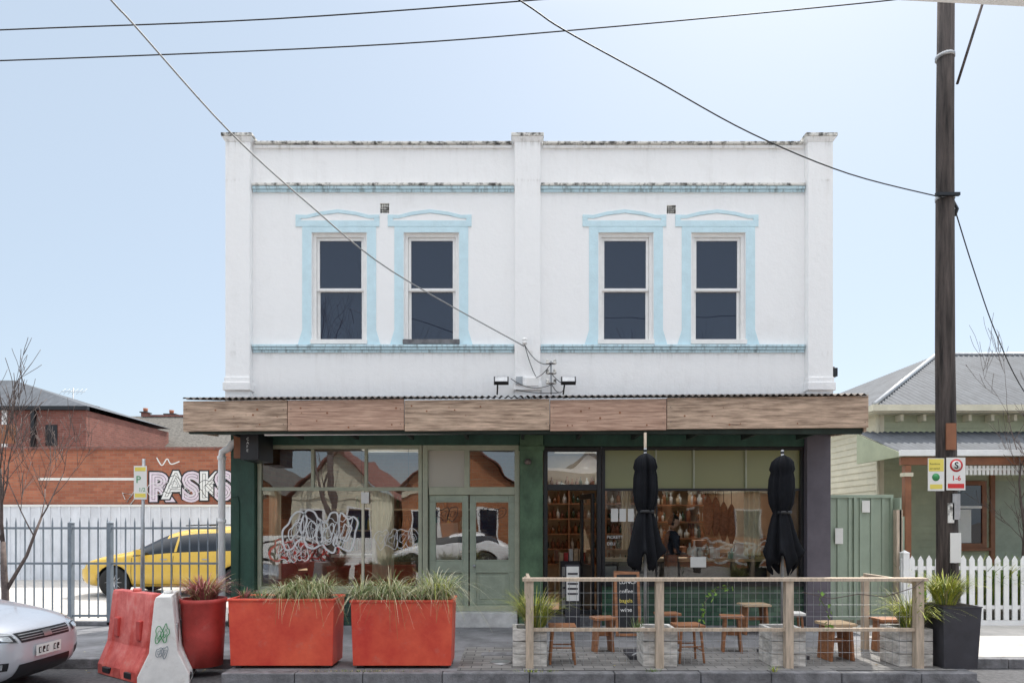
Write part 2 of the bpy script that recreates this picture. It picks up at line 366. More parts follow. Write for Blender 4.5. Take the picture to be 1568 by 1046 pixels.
# ------------------------------------------------------------------ ground, road, footpaths
g=MB('ground'); g.quad((-400,-400,-.128),(400,-400,-.128),(400,400,-.128),(-400,400,-.128),'ground'); g.build()
g=MB('road'); g.quad((-90,2.2,-.12),(90,2.2,-.12),(90,8.6,-.12),(-90,8.6,-.12),'asphalt'); g.build()
KX0,KX1,KY,KL=PX(338,7.54),PX(1498,7.54),7.54,8.32
g=MB('footpath')
g.box(-90,90,KL+.14,F+.0,-.126,0,'path')
g.box(KX0+.14,KX1-.14,KY+.14,KL+.14,-.126,0,'path')
g.box(-90,90,-4,2.05,-.126,0,'concrete')
g.build()
g=MB('paved_parklet_floor'); g.box(PX(700,7.7),KX1-.14,KY+.14,9.1,-.01,.004,'paver'); g.build()
g=MB('sunlit_concrete_footpath'); g.box(KX1+.02,60,KL+.14,F-.003,-.01,.004,'concrete'); g.build()
g=MB('kerb')
def kerbrow(xa,xb,y):
    x=xa
    while x<xb-.05:
        w=min(R.uniform(.75,1.0),xb-x); g.box(x+.004,x+w-.004,y+R.uniform(-.004,.004),y+.14,-.126,.003+R.uniform(-.004,.004),'kerb'); x+=w
kerbrow(-30,KX0,KL); kerbrow(KX0,KX1,KY); kerbrow(KX1,40,KL)
for X in (KX0,KX1-.14): g.box(X,X+.14,KY+.14,KL,-.126,.003,'kerb')
kerbrow(-30,30,2.06)
g.build(bevel=.012)
g=MB('gutter_channel'); g.box(KX0-.0,KX1,KY-.35,KY-.002,-.13,-.112,'kerb'); g.build()
g=MB('car_park_paving'); g.box(-60,fx(350)-.05,F,21,-.126,-.004,'concrete'); g.box(fx(1270)+.05,60,F,30,-.126,-.004,'ground'); g.build()
g=MB('drain_lid'); g.lathe([(.13,0),(.13,.012),(.1,.018)],(PX(767,8.1),8.1,.002),'galv',20); g.box(PX(735,8.25),PX(800,8.25),8.5,8.75,.001,.009,'kerb'); g.build()
g=MB('leaf_litter')
for i in range(420):
    q=R.random()
    if q<.45: X=R.uniform(-5.5,5.5); Y=KY-.02-abs(R.gauss(0,.10)); Z=-.108
    elif q<.75: X=R.uniform(KX0+.2,4.8); Y=R.uniform(7.75,10.9); Z=.008
    else: X=R.uniform(-8,KX0-.2); Y=R.choice((R.uniform(8.5,11),KL-.03-abs(R.gauss(0,.08)))); Z=.004 if Y>KL+.1 else -.115
    s=R.uniform(.008,.022); a=R.uniform(0,6.3); u=Vector((math.cos(a)*s,math.sin(a)*s,R.uniform(0,.006))); v=Vector((-math.sin(a)*s*.5,math.cos(a)*s*.5,.002)); c=Vector((X,Y,Z))
    g.add([c-u,c+v,c+u,c-v],[(0,1,2,3)],R.choice(('litter','gr1','litter','bark')))
g.build()

# ------------------------------------------------------------------ the shop building
shop=empty('corner_shop_building')
XL,XR=fx(350),fx(1270); ZT=fz(221); ZB=3.3
b=MB('upper_wall')
wins=[(478,561),(619,702),(917,1000),(1059,1141)]
ops=[(fx(a),fx(c),fz(527),fz(356)) for a,c in wins]
vents=[(fx(582),fx(596),fz(326),fz(311)),(fx(1021),fx(1035),fz(327),fz(314))]
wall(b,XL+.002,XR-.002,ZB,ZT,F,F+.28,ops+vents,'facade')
b.build(shop)
b=MB('side_and_back_walls')
for X0,X1 in ((XL,XL+.25),(XR-.25,XR)):
    b.box(X0,X1,F+.281,19,0,3.46,'whitewall'); b.box(X0,X1,F+.281,13.9,3.462,7.3,'whitewall')
b.box(XL+.25,XR-.25,18.75,19,0,3.46,'whitewall'); b.box(XL+.25,XR-.25,13.65,13.9,3.462,7.3,'whitewall')  # upper storey kept shallow so sun reaches the added roof openings behind it
b.box(XL+.25,XR-.25,F+.281,13.65,7.0,7.15,'roofiron')
added_light_ops=[(-3.4,-2.0,14.5,15.6),(1.0,2.3,14.4,15.8),(3.0,4.7,14.2,15.8)]  # unseen roof openings, added to let sun into the shop rooms
slab(b,XL+.25,XR-.25,F+.281,18.75,3.35,3.45,added_light_ops,'intceil')
b.build(shop)
b=MB('pilasters')
PD=.13
for a,c in ((350,387),(788,827),(1232,1270)):
    x0,x1=fx(a),fx(c)
    b.box(x0,x1,F-PD,F-.001,fz(580),fz(224),'facade')
    e=.03
    b.box(x0-e*.3,x1+e*.3,F-PD-.025,F-.002,fz(588),fz(580),'facade')
    b.box(x0-e*.8,x1+e*.8,F-PD-.05,F-.002,fz(600),fz(588),'facade')
    b.box(x0,x1,F-PD-.01,F-.001,ZB,fz(600),'facade')
    b.frus((x0+x1)/2,F+.02,fz(224),fz(217),(x1-x0)/2,PD+.02,(x1-x0)/2+.05,PD+.06,'facade')
    b.box(x0-.055,x1+.055,F-PD-.05,F+.25,fz(217),fz(212),'grime')
    b.frus((x0+x1)/2,F+.04,fz(212),fz(207.5),(x1-x0)/2-.02,.14,(x1-x0)/2-.09,.09,'dark')
b.build(shop,bevel=.008)
b=MB('parapet_capping')
for a,c in ((391,784),(831,1228)):
    x=fx(a)
    while x<fx(c)-.02:
        w=min(R.uniform(.9,1.5),fx(c)-x)
        dz=R.uniform(-.006,.006)
        b.box(x,x+w-.003,F-.07,F+.32,fz(222.5)+dz,fz(219)+dz,'grime'); x+=w
b.box(fx(391),fx(784),F-.035,F-.001,fz(228),fz(222.5)-.008,'facade'); b.box(fx(831),fx(1228),F-.035,F-.001,fz(228),fz(222.5)-.008,'facade')
b.build(shop,bevel=.01)
b=MB('cornice_bands')
for a,c in ((388,787),(828,1231)):
    x0,x1=fx(a),fx(c)
    b.box(x0,x1,F-.075,F-.001,fz(286.5),fz(283),'grime')
    b.box(x0,x1,F-.055,F-.001,fz(291),fz(286.5)-.002,'bluegr')
    b.box(x0,x1,F-.03,F-.001,fz(295),fz(291)-.002,'bluegr')
    b.box(x0,x1,F-.07,F-.001,fz(532),fz(528.5),'bluegr')
    b.box(x0,x1,F-.05,F-.001,fz(536),fz(532)-.002,'bluegr')
    b.box(x0,x1,F-.025,F-.001,fz(540),fz(536)-.002,'bluegr')
b.build(shop,bevel=.006)
b=MB('window_surrounds')
def ribbon(pts,t,y0,y1,k):
    top=[(fx(x),fz(y)) for x,y in pts]; bot=[(fx(x),fz(y+t)) for x,y in pts]
    for i in range(len(pts)-1):
        b.xz([bot[i],bot[i+1],top[i+1],top[i]],y0,y1,k)
for (a,c) in wins:
    a2,c2=a-1,c+1
    y0,y1=F-.010,F-.001
    b.xz([(fx(a2-14),fz(505)),(fx(a2-21),fz(528)),(fx(a2),fz(528)),(fx(a2),fz(347)),(fx(a2-14),fz(347)),(fx(a2-14),fz(490))][::-1],y0,y1,'blue')
    b.xz([(fx(c2+14),fz(505)),(fx(c2+21),fz(528)),(fx(c2),fz(528)),(fx(c2),fz(347)),(fx(c2+14),fz(347)),(fx(c2+14),fz(490))],y0,y1,'blue')
    b.box(fx(a2),fx(c2),y0,y1,fz(356),fz(347),'blue')
    b.box(fx(a-25),fx(c+20),y0-.004,y1,fz(347),fz(338),'blue')
    b.box(fx(a-25),fx(a-17),y0-.004,y1,fz(338),fz(331),'blue'); b.box(fx(c+12),fx(c+20),y0-.004,y1,fz(338),fz(331),'blue')
    ribbon([(a-25,329),(a-8,329.5),(a+12,324.5),((a+c)/2-2,321),(c-16,324.5),(c+4,329.5),(c+20,329)],5.2,y0-.005,y1,'blue')
    b.xz([(fx(a-17),fz(338)),(fx(c+12),fz(338)),(fx(c+10),fz(334.7)),((fx(a)+fx(c))/2,fz(327)),(fx(a-15),fz(334.7))],y0+.003,y1,'facade')
b.build(shop,bevel=.002)
b=MB('sash_windows')
for i,(a,c) in enumerate(wins):
    x0,x1=fx(a),fx(c); z0,z1=fz(527),fz(356); yy=F+.05
    frame(b,x0,x1,z0,z1,.055,yy,yy+.1,'wframe')
    xa,xb=x0+.057,x1-.057; zm=fz(441)
    frame(b,xa,xb,zm-.02,z1-.057,.045,yy+.03,yy+.065,'wframe')
    frame(b,xa,xb,z0+.06,zm+.02,.045,yy+.066,yy+.1,'wframe')
    b.quad((xa+.03,yy+.05,zm),(xb-.03,yy+.05,zm),(xb-.03,yy+.05,z1-.07),(xa+.03,yy+.05,z1-.07),'upglass')
    b.quad((xa+.03,yy+.085,z0+.08),(xb-.03,yy+.085,z0+.08),(xb-.03,yy+.085,zm),(xa+.03,yy+.085,zm),'upglass')
    b.box(x0-.02,x1+.02,F-.045,yy-.002,z0+.0,z0+.075,'kerb' if i==1 else 'wframe')
    b.box(xa,xb,yy+.11,yy+.13,z0,z1,'black')
b.build(shop,bevel=.004)
b=MB('air_vents')
for v in vents:
    b.box(v[0],v[1],F+.05,F+.06,v[2],v[3],'black')
    n=4
    for i in range(n+1):
        X=v[0]+(v[1]-v[0])*i/n; Z=v[2]+(v[3]-v[2])*i/n
        b.box(X-.005,X+.005,F+.01,F+.045,v[2],v[3],'grime'); b.box(v[0],v[1],F+.012,F+.04,Z-.005,Z+.005,'grime')
b.build(shop)
b=MB('wall_fittings')
ix,iz=fx(803),fz(530); b.tube([(ix,F-.13,iz),(ix,F-.30,iz+.02)],.012,'iron'); b.lathe([(.03,-.05),(.045,-.02),(.03,0),(.045,.03),(.02,.06)],(ix,F-.3,iz),'wframe',10)
ix=fx(843); b.tube([(ix,F-.16,fz(606)),(ix,F-.16,fz(556))],.016,'galv')
for zz in (560,575,590):
    b.box(ix-.07,ix+.07,F-.18,F-.15,fz(zz)-.012,fz(zz)+.012,'iron')
    for sx in (-.06,.06): b.lathe([(.018,-.03),(.032,-.01),(.02,.01),(.03,.03),(.012,.05)],(ix+sx,F-.17,fz(zz)+.02),'grime',8)
def sag(p,q,s,n=8):
    p=Vector(p);q=Vector(q); return [p.lerp(q,i/n)-Vector((0,0,4*s*(i/n)*(1-i/n))) for i in range(n+1)]
for (xa,ya,xb,yb,s) in ((803,532,820,580,.05),(782,583,843,592,.10),(843,575,875,590,.08),(843,590,862,600,.09),(820,582,843,560,.04),(790,600,858,604,.03),(803,533,843,560,.12)):
    b.tube(sag((fx(xa),F-.2,fz(ya)),(fx(xb),F-.19,fz(yb)),s),.007,'wire',5)
for px in (768,868):
    b.M=Matrix.Translation((fx(px),F-.28,fz(589)))@Matrix.Rotation(math.radians(-25),4,'X')
    b.box(-.12,.12,-.05,.03,-.05,.06,'black'); b.box(-.10,.10,-.056,-.05,-.04,.05,'galv')
    b.M=Matrix.Identity(4); b.tube([(fx(px)-.06,F-.25,fz(594)),(fx(px)-.07,F-.13,fz(606))],.014,'black')
b.box(fx(790),fx(800),F-.2,F-.135,fz(592),fz(580),'galv'); b.box(fx(806),fx(824),F-.19,F-.135,fz(594),fz(582),'wframe')
b.tube([(XR,F+.1,fz(572)),(XR+.12,F+.1,fz(570))],.012,'black'); b.box(XR+.06,XR+.13,F-.02,F+.14,fz(576),fz(563),'black'); b.box(XR+.03,XR+.09,F+.0,F+.1,fz(568),fz(561),'iron')
b.box(XR,XR+.09,F+.4,F+.6,fz(312),fz(290),'grime'); b.tube([(XR+.05,F+.5,fz(318)),(XR+.05,F+.5,fz(300))],.03,'grime')
b.build(shop,bevel=.003)

# awning
AD=9.82
ax=lambda p:PX(p,AD); az=lambda p:PZ(p,AD)
aw=MB('awning')
bounds=[280,440,619,842,1021,1330]
def tl(p): return 615-(p-280)/1050*7
def bl_(p): return 661-(p-280)/1050*5
for i in range(5):
    p,q=bounds[i]+.6,bounds[i+1]-.6
    dd=R.uniform(-.012,.012)
    aw.xz([(ax(p),az(bl_(p))+dd),(ax(q),az(bl_(q))+dd+.008),(ax(q),az(tl(q))+dd+.008),(ax(p),az(tl(p))+dd)],AD-R.uniform(0,.008),AD+.05,'timber' if i in(0,2,4) else 'timber2')
    for X in (ax(p)+.05,ax(q)-.05):
        for t in (.25,.75):
            Z=az(bl_(p))+t*.44; aw.lathe([(.008,-.012),(.008,-.009)],(X,AD,Z),'iron',6,axis='y')
    for _ in range(9):
        X=R.uniform(ax(p)+.1,ax(q)-.1); Z=az(bl_(p))+R.uniform(.06,.38); aw.lathe([(R.uniform(.006,.018),-.0095),(.004,-.009)],(X,AD,Z),'brownp',8,axis='y')
xe0,xe1=ax(280),ax(1330)
def corr(mb,x0,x1,y0,z0,y1,z1,pitch,amp,k,edge=0.0):
    n=int((x1-x0)/pitch*6); vs=[]
    for i in range(n+1):
        X=x0+(x1-x0)*i/n; o=amp*math.sin(2*math.pi*(X-x0)/pitch)
        t=(X-x0)/(x1-x0)
        vs+= [(X,y0,z0+o+edge*t),(X,y1,z1+o+edge*t)]
    mb.add(vs,[(2*i,2*i+2,2*i+3,2*i+1) for i in range(n)],k,True)
corr(aw,xe0+.02,xe1-.02,AD-.05,az(610.5),F-.16,3.72,.095,.017,'iron',.06)
corr(aw,xe0+.02,xe1-.02,AD-.05,az(610.5)-.006,F-.16,3.714,.095,.017,'iron',.06)
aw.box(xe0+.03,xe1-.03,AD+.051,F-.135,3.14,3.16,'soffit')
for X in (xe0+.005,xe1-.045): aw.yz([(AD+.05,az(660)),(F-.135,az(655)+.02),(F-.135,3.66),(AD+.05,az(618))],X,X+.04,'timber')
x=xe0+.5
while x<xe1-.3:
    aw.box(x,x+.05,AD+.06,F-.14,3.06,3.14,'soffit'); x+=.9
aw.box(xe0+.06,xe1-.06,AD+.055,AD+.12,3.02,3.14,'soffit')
aw.tube([(ax(400),AD-.0+.14,3.02),(ax(800),AD+.14,3.05),(ax(806),AD+.14,3.1)],.022,'wframe')
aw.build(shop,bevel=.004)

b=MB('shopfront_piers')
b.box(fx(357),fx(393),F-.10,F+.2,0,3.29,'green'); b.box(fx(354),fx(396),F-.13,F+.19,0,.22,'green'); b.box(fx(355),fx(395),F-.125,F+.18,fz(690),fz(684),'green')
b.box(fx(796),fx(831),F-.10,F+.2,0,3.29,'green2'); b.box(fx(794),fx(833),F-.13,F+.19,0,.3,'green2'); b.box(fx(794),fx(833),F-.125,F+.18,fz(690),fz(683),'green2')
b.box(fx(1231),fx(1267),F-.12,F+.2,0,3.29,'purple'); b.box(fx(1229),fx(1269),F-.14,F+.19,0,.25,'purple')
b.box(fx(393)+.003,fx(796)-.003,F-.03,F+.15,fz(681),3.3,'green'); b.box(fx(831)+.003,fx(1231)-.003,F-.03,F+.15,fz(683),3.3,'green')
b.build(shop,bevel=.008)
b=MB('left_shop_window')
zs0,zs1=fz(903),fz(681)
b.box(fx(393)+.002,fx(646),F+.0,F+.15,0,zs0-.05,'tiledk'); b.box(fx(393)+.002,fx(646),F-.05,F+.15,zs0-.05,zs0,'sagelt')
frame(b,fx(394),fx(646),zs0,zs1,.06,F+.0,F+.09,'sagelt')
zt=fz(748)
b.box(fx(400),fx(641),F+.01,F+.08,zt-.03,zt+.03,'sagelt')
for p in (478,560): b.box(fx(p)-.025,fx(p)+.025,F+.012,F+.075,zt+.03,zs1-.06,'sagelt')
b.box(fx(555)-.02,fx(555)+.02,F+.013,F+.07,zs0+.06,zt-.03,'cream')
b.quad((fx(399),F+.05,zs0+.05),(fx(642),F+.05,zs0+.05),(fx(642),F+.05,zs1-.05),(fx(399),F+.05,zs1-.05),'shopglass')
b.build(shop,bevel=.005)
b=MB('window_graffiti')
tag(b,fx(436),fx(542),fz(840),.60,F+.044,.016,'grafw',4,5); tag(b,fx(448),fx(530),fz(832),.42,F+.0425,.006,'grafw',5,31); tag(b,fx(428),fx(470),fz(858),.25,F+.0412,.006,'grafw',3,9); tag(b,fx(575),fx(640),fz(838),.30,F+.044,.005,'grafw',4,12)
tag(b,fx(672),fx(700),fz(795),.2,F+.062,.006,'black',2,3); tag(b,fx(735),fx(772),fz(795),.2,F+.062,.005,'black',3,4)
b.box(fx(553),fx(565),F-.003,F+.0,fz(770),fz(753),'paper')
b.build(shop)
b=MB('double_doors')
zd0,zd1=fz(935),fz(757); z0t,z1t=fz(745),fz(681)
frame(b,fx(647),fx(796)-.003,zd0,z1t,.085,F+.0,F+.12,'sagelt')
b.box(fx(657),fx(788),F+.005,F+.11,fz(757),fz(745),'sagelt'); b.box(fx(711),fx(719),F+.006,F+.11,z0t,z1t-.085,'sagelt')
b.quad((fx(655),F+.07,z0t),(fx(712),F+.07,z0t),(fx(712),F+.07,z1t-.08),(fx(655),F+.07,z1t-.08),'frost')
b.quad((fx(718),F+.07,z0t),(fx(790),F+.07,z0t),(fx(790),F+.07,z1t-.08),(fx(718),F+.07,z1t-.08),'shopglass')
for (a,c) in ((657,717),(719,788)):
    x0,x1=fx(a),fx(c); s=.10
    op=[(x0+s,x1-s,fz(857),fz(768)),(x0+s,x1-s,fz(923),fz(876))]
    wall(b,x0,x1,zd0+.0,zd1-.003,F+.05,F+.095,op,'sage')
    b.box(x0+s,x1-s,F+.07,F+.085,op[1][2],op[1][3],'sage'); frame(b,x0+s-.015,x1-s+.015,op[1][2]-.015,op[1][3]+.015,.02,F+.04,F+.052,'sage'); frame(b,x0+s-.015,x1-s+.015,op[0][2]-.015,op[0][3]+.015,.02,F+.04,F+.052,'sage')
    b.box(x0+s+.06,x1-s-.06,F+.06,F+.07,op[1][2]+.06,op[1][3]-.06,'sage')
    b.quad((x0+s,F+.07,op[0][2]),(x1-s,F+.07,op[0][2]),(x1-s,F+.07,op[0][3]),(x0+s,F+.07,op[0][3]),'shopglass')
b.box(fx(647),fx(657),F+.13,F+.2,0,3.2,'sage')
b.lathe([(.012,-.05),(.028,-.035),(.028,-.02),(.012,-.0)],(fx(726),F+.03,fz(866)),'galv',12,axis='y')
b.box(fx(650),fx(792),F-.22,F+.13,.0,zd0-.002,'sageout')
b.build(shop,bevel=.005)
b=MB('right_shop_door')
frame(b,fx(832)+.002,fx(921),fz(940),fz(684),.07,F+.0,F+.12,'black')
b.box(fx(839),fx(914),F+.004,F+.11,fz(750),fz(741),'black')
b.quad((fx(838),F+.05,fz(742)),(fx(915),F+.05,fz(742)),(fx(915),F+.05,fz(690)),(fx(838),F+.05,fz(690)),'shopglass')
b.box(fx(832),fx(921),F-.05,F+.3,0,fz(944),'kerb')
b.M=Matrix.Translation((fx(912),F+.13,0))@Matrix.Rotation(math.radians(100),4,'Z')
frame(b,0,.75,.12,2.2,.09,0,.045,'black'); b.box(.09,.66,.005,.04,.9,.98,'black'); b.quad((.08,.02,.98),(.67,.02,.98),(.67,.02,2.12),(.08,.02,2.12),'shopglass'); b.box(.09,.66,.012,.03,.2,.9,'black')
b.M=Matrix.Identity(4)
b.build(shop,bevel=.004)
b=MB('right_shop_window')
z0,z1=fz(892),fz(684); zt=fz(749)
b.box(fx(922),fx(1231)-.003,F+.0,F+.15,0,z0-.05,'tile'); b.box(fx(922),fx(1231)-.003,F-.04,F+.16,z0-.05,z0,'black')
frame(b,fx(922),fx(1231)-.003,z0,z1,.05,F+.0,F+.09,'black'); b.box(fx(927),fx(1226),F+.01,F+.08,zt-.02,zt+.02,'black')
for p in (1005,1063,1143): b.box(fx(p)-.013,fx(p)+.013,F+.012,F+.075,zt+.02,z1-.05,'sagelt')
b.box(fx(1006)-.012,fx(1006)+.012,F+.013,F+.07,z0+.05,zt-.02,'black')
b.quad((fx(926),F+.05,zt),(fx(1227),F+.05,zt),(fx(1227),F+.05,z1-.04),(fx(926),F+.05,z1-.04),'obscure')
b.quad((fx(926),F+.05,z0+.04),(fx(1227),F+.05,z0+.04),(fx(1227),F+.05,zt),(fx(926),F+.05,zt),'cafeglass')
for p,q,r_,s_ in ((936,947,778,798),(949,959,778,798),(962,971,778,798),(1058,1082,852,868)): b.box(fx(p),fx(q),F+.03,F+.034,fz(s_),fz(r_),'paper')
b.text('PICKETT',fx(930),F+.04,fz(824),.07,'grafw'); b.text('DELI',fx(930),F+.04,fz(834),.07,'grafw')
b.build(shop,bevel=.004)
# interior
b=MB('shop_interior')
ya=F+.3
b.box(XL+.26,fx(800),ya,16.5,-.0,.06,'intfloor'); b.box(fx(830),XR-.26,ya,16.5,-.0,.06,'intfloor')
b.box(fx(800),fx(826),ya-.08,16.5,0,3.34,'intwall'); b.box(XL+.26,fx(800),16.2,16.3,0,3.34,'intbrick'); b.box(fx(826),XR-.26,16.2,16.3,0,3.34,'intwall')
b.box(XL+.26,XL+.28,ya,16.2,0,3.34,'intbrick'); b.box(XR-.28,XR-.26,ya,16.2,0,3.34,'intwall')
for p in (440,500,575,620):
    X=PX(p,12.3); b.box(X-.26,X+.26,12.1,12.5,.45,.55,'leather'); b.xz([(X-.24,.56),(X+.24,.56),(X+.27,.9),(X+.2,1.0),(X-.2,1.0),(X-.27,.9)],12.02,12.09,'leather')
    for sx in(-.24,.24):
        for yy in (12.08,12.46): b.tube([(X+sx,yy,.06),(X+sx,yy,.5)],.015,'black')
for p in (470,590): 
    X=PX(p,13.2); b.box(X-.5,X+.5,12.8,13.5,.74,.78,'stoollt'); b.tube([(X,13.15,.06),(X,13.15,.75)],.03,'black')
def reflection_curtain(x0,x1,y,z0,z1):
    n=int((x1-x0)/.012); vs=[]
    for i in range(n+1):
        X=x0+(x1-x0)*i/n; o=.03*math.sin(X*70)+.012*math.sin(X*31+1)
        vs+= [(X,y+o*.6,z0),(X,y+o,z1)]
    b.add(vs,[(2*i,2*i+2,2*i+3,2*i+1) for i in range(n)],'reflection_curtain',True)
reflection_curtain(fx(404),fx(424),F+.22,.75,2.25); reflection_curtain(fx(566),fx(600),F+.22,.75,2.25); reflection_curtain(fx(1148),fx(1176),F+.30,1.15,2.25); reflection_curtain(fx(1012),fx(1030)+.0,15.0,1.1,2.6)  # first two added in place of cream vertical reflections in the left window
b.tube([(fx(398),F+.22,2.26),(fx(640),F+.22,2.26)],.012,'black'); b.tube([(fx(1010),F+.30,2.26),(fx(1228),F+.30,2.26)],.012,'black')
for k in range(4):
    X=-4+.95*k; b.tube([(X,13.5,3.34),(X,13.5,2.5)],.006,'wire'); b.lathe([(.02,.12),(.10,.05),(.16,0)],(X,13.5,2.38),'black',14)
for zz in (1.0,1.5,2.0): b.box(-4.3,-.6,15.85,16.19,zz,zz+.04,'stoollt')
for i in range(60):
    X=R.uniform(-4.2,-.7); zz=R.choice((1.04,1.54,2.04)); b.lathe([(.04,0),(.04,.18),(.015,.24),(.015,.3)],(X,16.0,zz),R.choice(('bottleg','bottleb','meat','signy','teal')),8)
b.box(-3.9,-2.6,14.6,15.2,.06,.95,'stool'); b.box(-3.95,-2.55,14.55,15.25,.95,1.0,'paper'); b.box(-1.9,-1.2,14.8,15.3,.06,1.7,'paper')
b.box(fx(945),XR-.5,12.45,12.95,.06,.98,'black'); b.box(fx(940),XR-.45,12.4,13.0,.98,1.03,'stoollt')
cz=1.03
def bottle(X,Y,Z,h,k,r=.035): b.lathe([(r,0),(r,h*.6),(r*.35,h*.75),(r*.35,h)],(X,Y,Z),k,10)
for p,h,k in ((1056,.30,'paper'),(1063,.34,'grafw'),(1072,.22,'paper'),(1083,.3,'bottleg'),(1120,.2,'teal'),(1146,.28,'bottleb'),(1152,.24,'paper')): bottle(PX(p,12.5),12.5,cz,h,k,.05)
for i in range(9):
    X=PX(1166,12.5)+R.uniform(-.02,.02); b.box(X-.14,X+.14,12.45,12.7,cz+.05*i,cz+.05*i+.042,R.choice(('stool','paper','meat','stoollt','leather')))
b.frus(PX(1132,12.5),12.5,cz,cz+.3,.15,.08,.07,.05,'grafw')
b.box(PX(1062,12.7),PX(1100,12.7),12.6,12.95,cz,cz+.2,'galv'); b.box(PX(1120,12.6),PX(1142,12.6),12.6,12.8,cz,cz+.12,'teal')
for p in (1084,1096,1108,1120):
    X=PX(p,12.7); b.tube([(X,12.7,3.3),(X,12.7,2.05)],.006,'wire'); b.lathe([(.02,.3),(.07,.2),(.10,0),(.09,-.25),(.03,-.45)],(X,12.7,1.85+R.uniform(-.1,.1)),'meat',10)
b.tube([(PX(1097,12.4),12.4,3.3),(PX(1097,12.4),12.4,2.62)],.006,'wire'); b.lathe([(.03,.14),(.12,.06),(.17,0)],(PX(1097,12.4),12.4,2.5),'signg',14)
for j,zz in enumerate((.7,1.06,1.42,1.78,2.14,2.5)):
    b.box(.46,3.1,15.85,16.19,zz,zz+.03,'stool')
    X=.5
    while X<3.05:
        bottle(X,16.0,zz+.03,R.uniform(.16,.30),R.choice(('bottleg','bottleb','paper','meat','meat','bottleb','bottleg','leather')),R.uniform(.035,.055)); X+=R.uniform(.09,.15)
for X in (.46,1.34,2.22,3.07): b.box(X,X+.03,15.84,16.19,.06,2.53,'stool')
for zz in (.9,1.3,1.7,2.1,2.5): b.box(3.3,XR-.4,15.9,16.19,zz,zz+.04,'stool')
for i in range(80):
    bottle(R.uniform(3.35,XR-.5),16.0,R.choice((.94,1.34,1.74,2.14)),R.uniform(.18,.35),R.choice(('bottleg','bottleb','paper','meat','grafw','stoollt','leather')),R.uniform(.04,.06))
for i in range(5): b.box(3.4+i*.42,3.65+i*.42,13.9,14.2,.06,1.2+.15*math.sin(i*2),R.choice(('leather','stool','charcoal','galv')))
X0,X1=PX(858,12.2),PX(890,12.2); b.box(X0,X1,12.2,12.6,.06,1.0,'charcoal'); b.box(X0+.03,X1-.03,12.19,12.2,.15,.9,'paper')
for zz in (.3,.5,.7): b.box(X0+.04,X1-.04,12.18,12.189,zz,zz+.03,'charcoal')
for i in range(6): b.box(X0-.1+.09*i,X0-.03+.09*i,12.3,12.5,1.0,1.0+R.uniform(.1,.25),R.choice(('paper','signr','stoollt','meat')))
b.box(PX(925,12.3),PX(944,12.3),12.3,12.44,.06,.9,'galv')
b.build(shop)
b=MB('hanging_sign'); b.box(fx(396),fx(422),F-.75,F-.12,fz(710)+.0,fz(672),'black')
for i,t in enumerate('CAFE'): b.text(t,fx(405),F-.752,fz(682+i*5.5),.06,'grafw')
b.box(fx(375),fx(400),F-.45,F-.40,fz(705),fz(672),'brownp'); b.tube([(fx(408),F-.4,fz(672)),(fx(408),F-.4,3.14)],.012,'iron'); b.build(bevel=.004)
b=MB('downpipe'); dy=F-.16
b.tube([(fx(374),dy,fz(678)),(fx(366),dy,fz(678)),(fx(361),dy,fz(681)),(fx(357),dy,fz(688)),(fx(352),dy,fz(690)),(fx(347),dy,fz(693)),(fx(346),dy,fz(700)),(fx(346),dy,0.02)],.055,'white',12)
for pz in (705,800,930): b.lathe([(.068,0),(.068,.06)],(fx(346),dy,fz(pz)),'white',14)
b.build()
b=MB('conduit_pipe'); b.tube([(fx(358),F-.115,fz(760)),(fx(368),F-.115,fz(760)),(fx(370),F-.115,fz(770)),(fx(370),F-.115,0.05)],.012,'green',6); b.lathe([(.04,0),(.06,.04),(.04,.09),(.0,.1)],(fx(808),F-.17,fz(712)),'iron',10); b.build()

# ------------------------------------------------------------------ left: steel fence, car park, wall, taxi
b=MB('steel_fence')
x=fx(-160)
zt_=fz(797); 
while x<fx(335):
    b.box(x-.009,x+.009,F+.02,F+.038,.12,zt_-.03,'steel'); b.frus(x,F+.029,zt_-.03,zt_+.06,.009,.009,.001,.001,'steel'); x+=.152
for zz in (fz(808),fz(862),fz(942)): b.box(fx(-170),fx(338),F+.0,F+.019,zz-.018,zz+.018,'steel')
for p in (108,168,-60): b.box(fx(p)-.03,fx(p)+.03,F-.03,F+.06,0,fz(800),'steel'); b.frus(fx(p),F+.015,fz(800),fz(797),.04,.05,.01,.01,'steel')
b.build()
b=MB('fence_plinth'); b.box(fx(-200),fx(350),F-.03,F+.1,0,.07,'kerb'); b.build(bevel=.01)
b=MB('brick_wall'); bd=20
zw=PZ(772,bd)
b.box(PX(-260,bd),PX(420,bd),bd,bd+.3,zw,PZ(688,bd),'brick'); b.box(PX(-260,bd),PX(420,bd),bd-.04,bd+.34,PZ(688,bd),PZ(684,bd),'brickdk')
b.box(PX(-260,bd),PX(420,bd),bd-.05,bd+.3,-.1,zw,'whitewall')
x=PX(-260,bd)
while x<PX(420,bd): b.box(x,x+.05,bd-.08,bd-.05,-.1,zw-.05,'whitewall'); x+=.3
b.box(PX(60,bd),PX(225,bd),bd-.02,bd,PZ(735,bd),PZ(731,bd),'paper'); b.box(PX(-260,bd),PX(420,bd),bd-.09,bd,zw-.06,zw,'paper')
b.build()
b=MB('wall_graffiti')
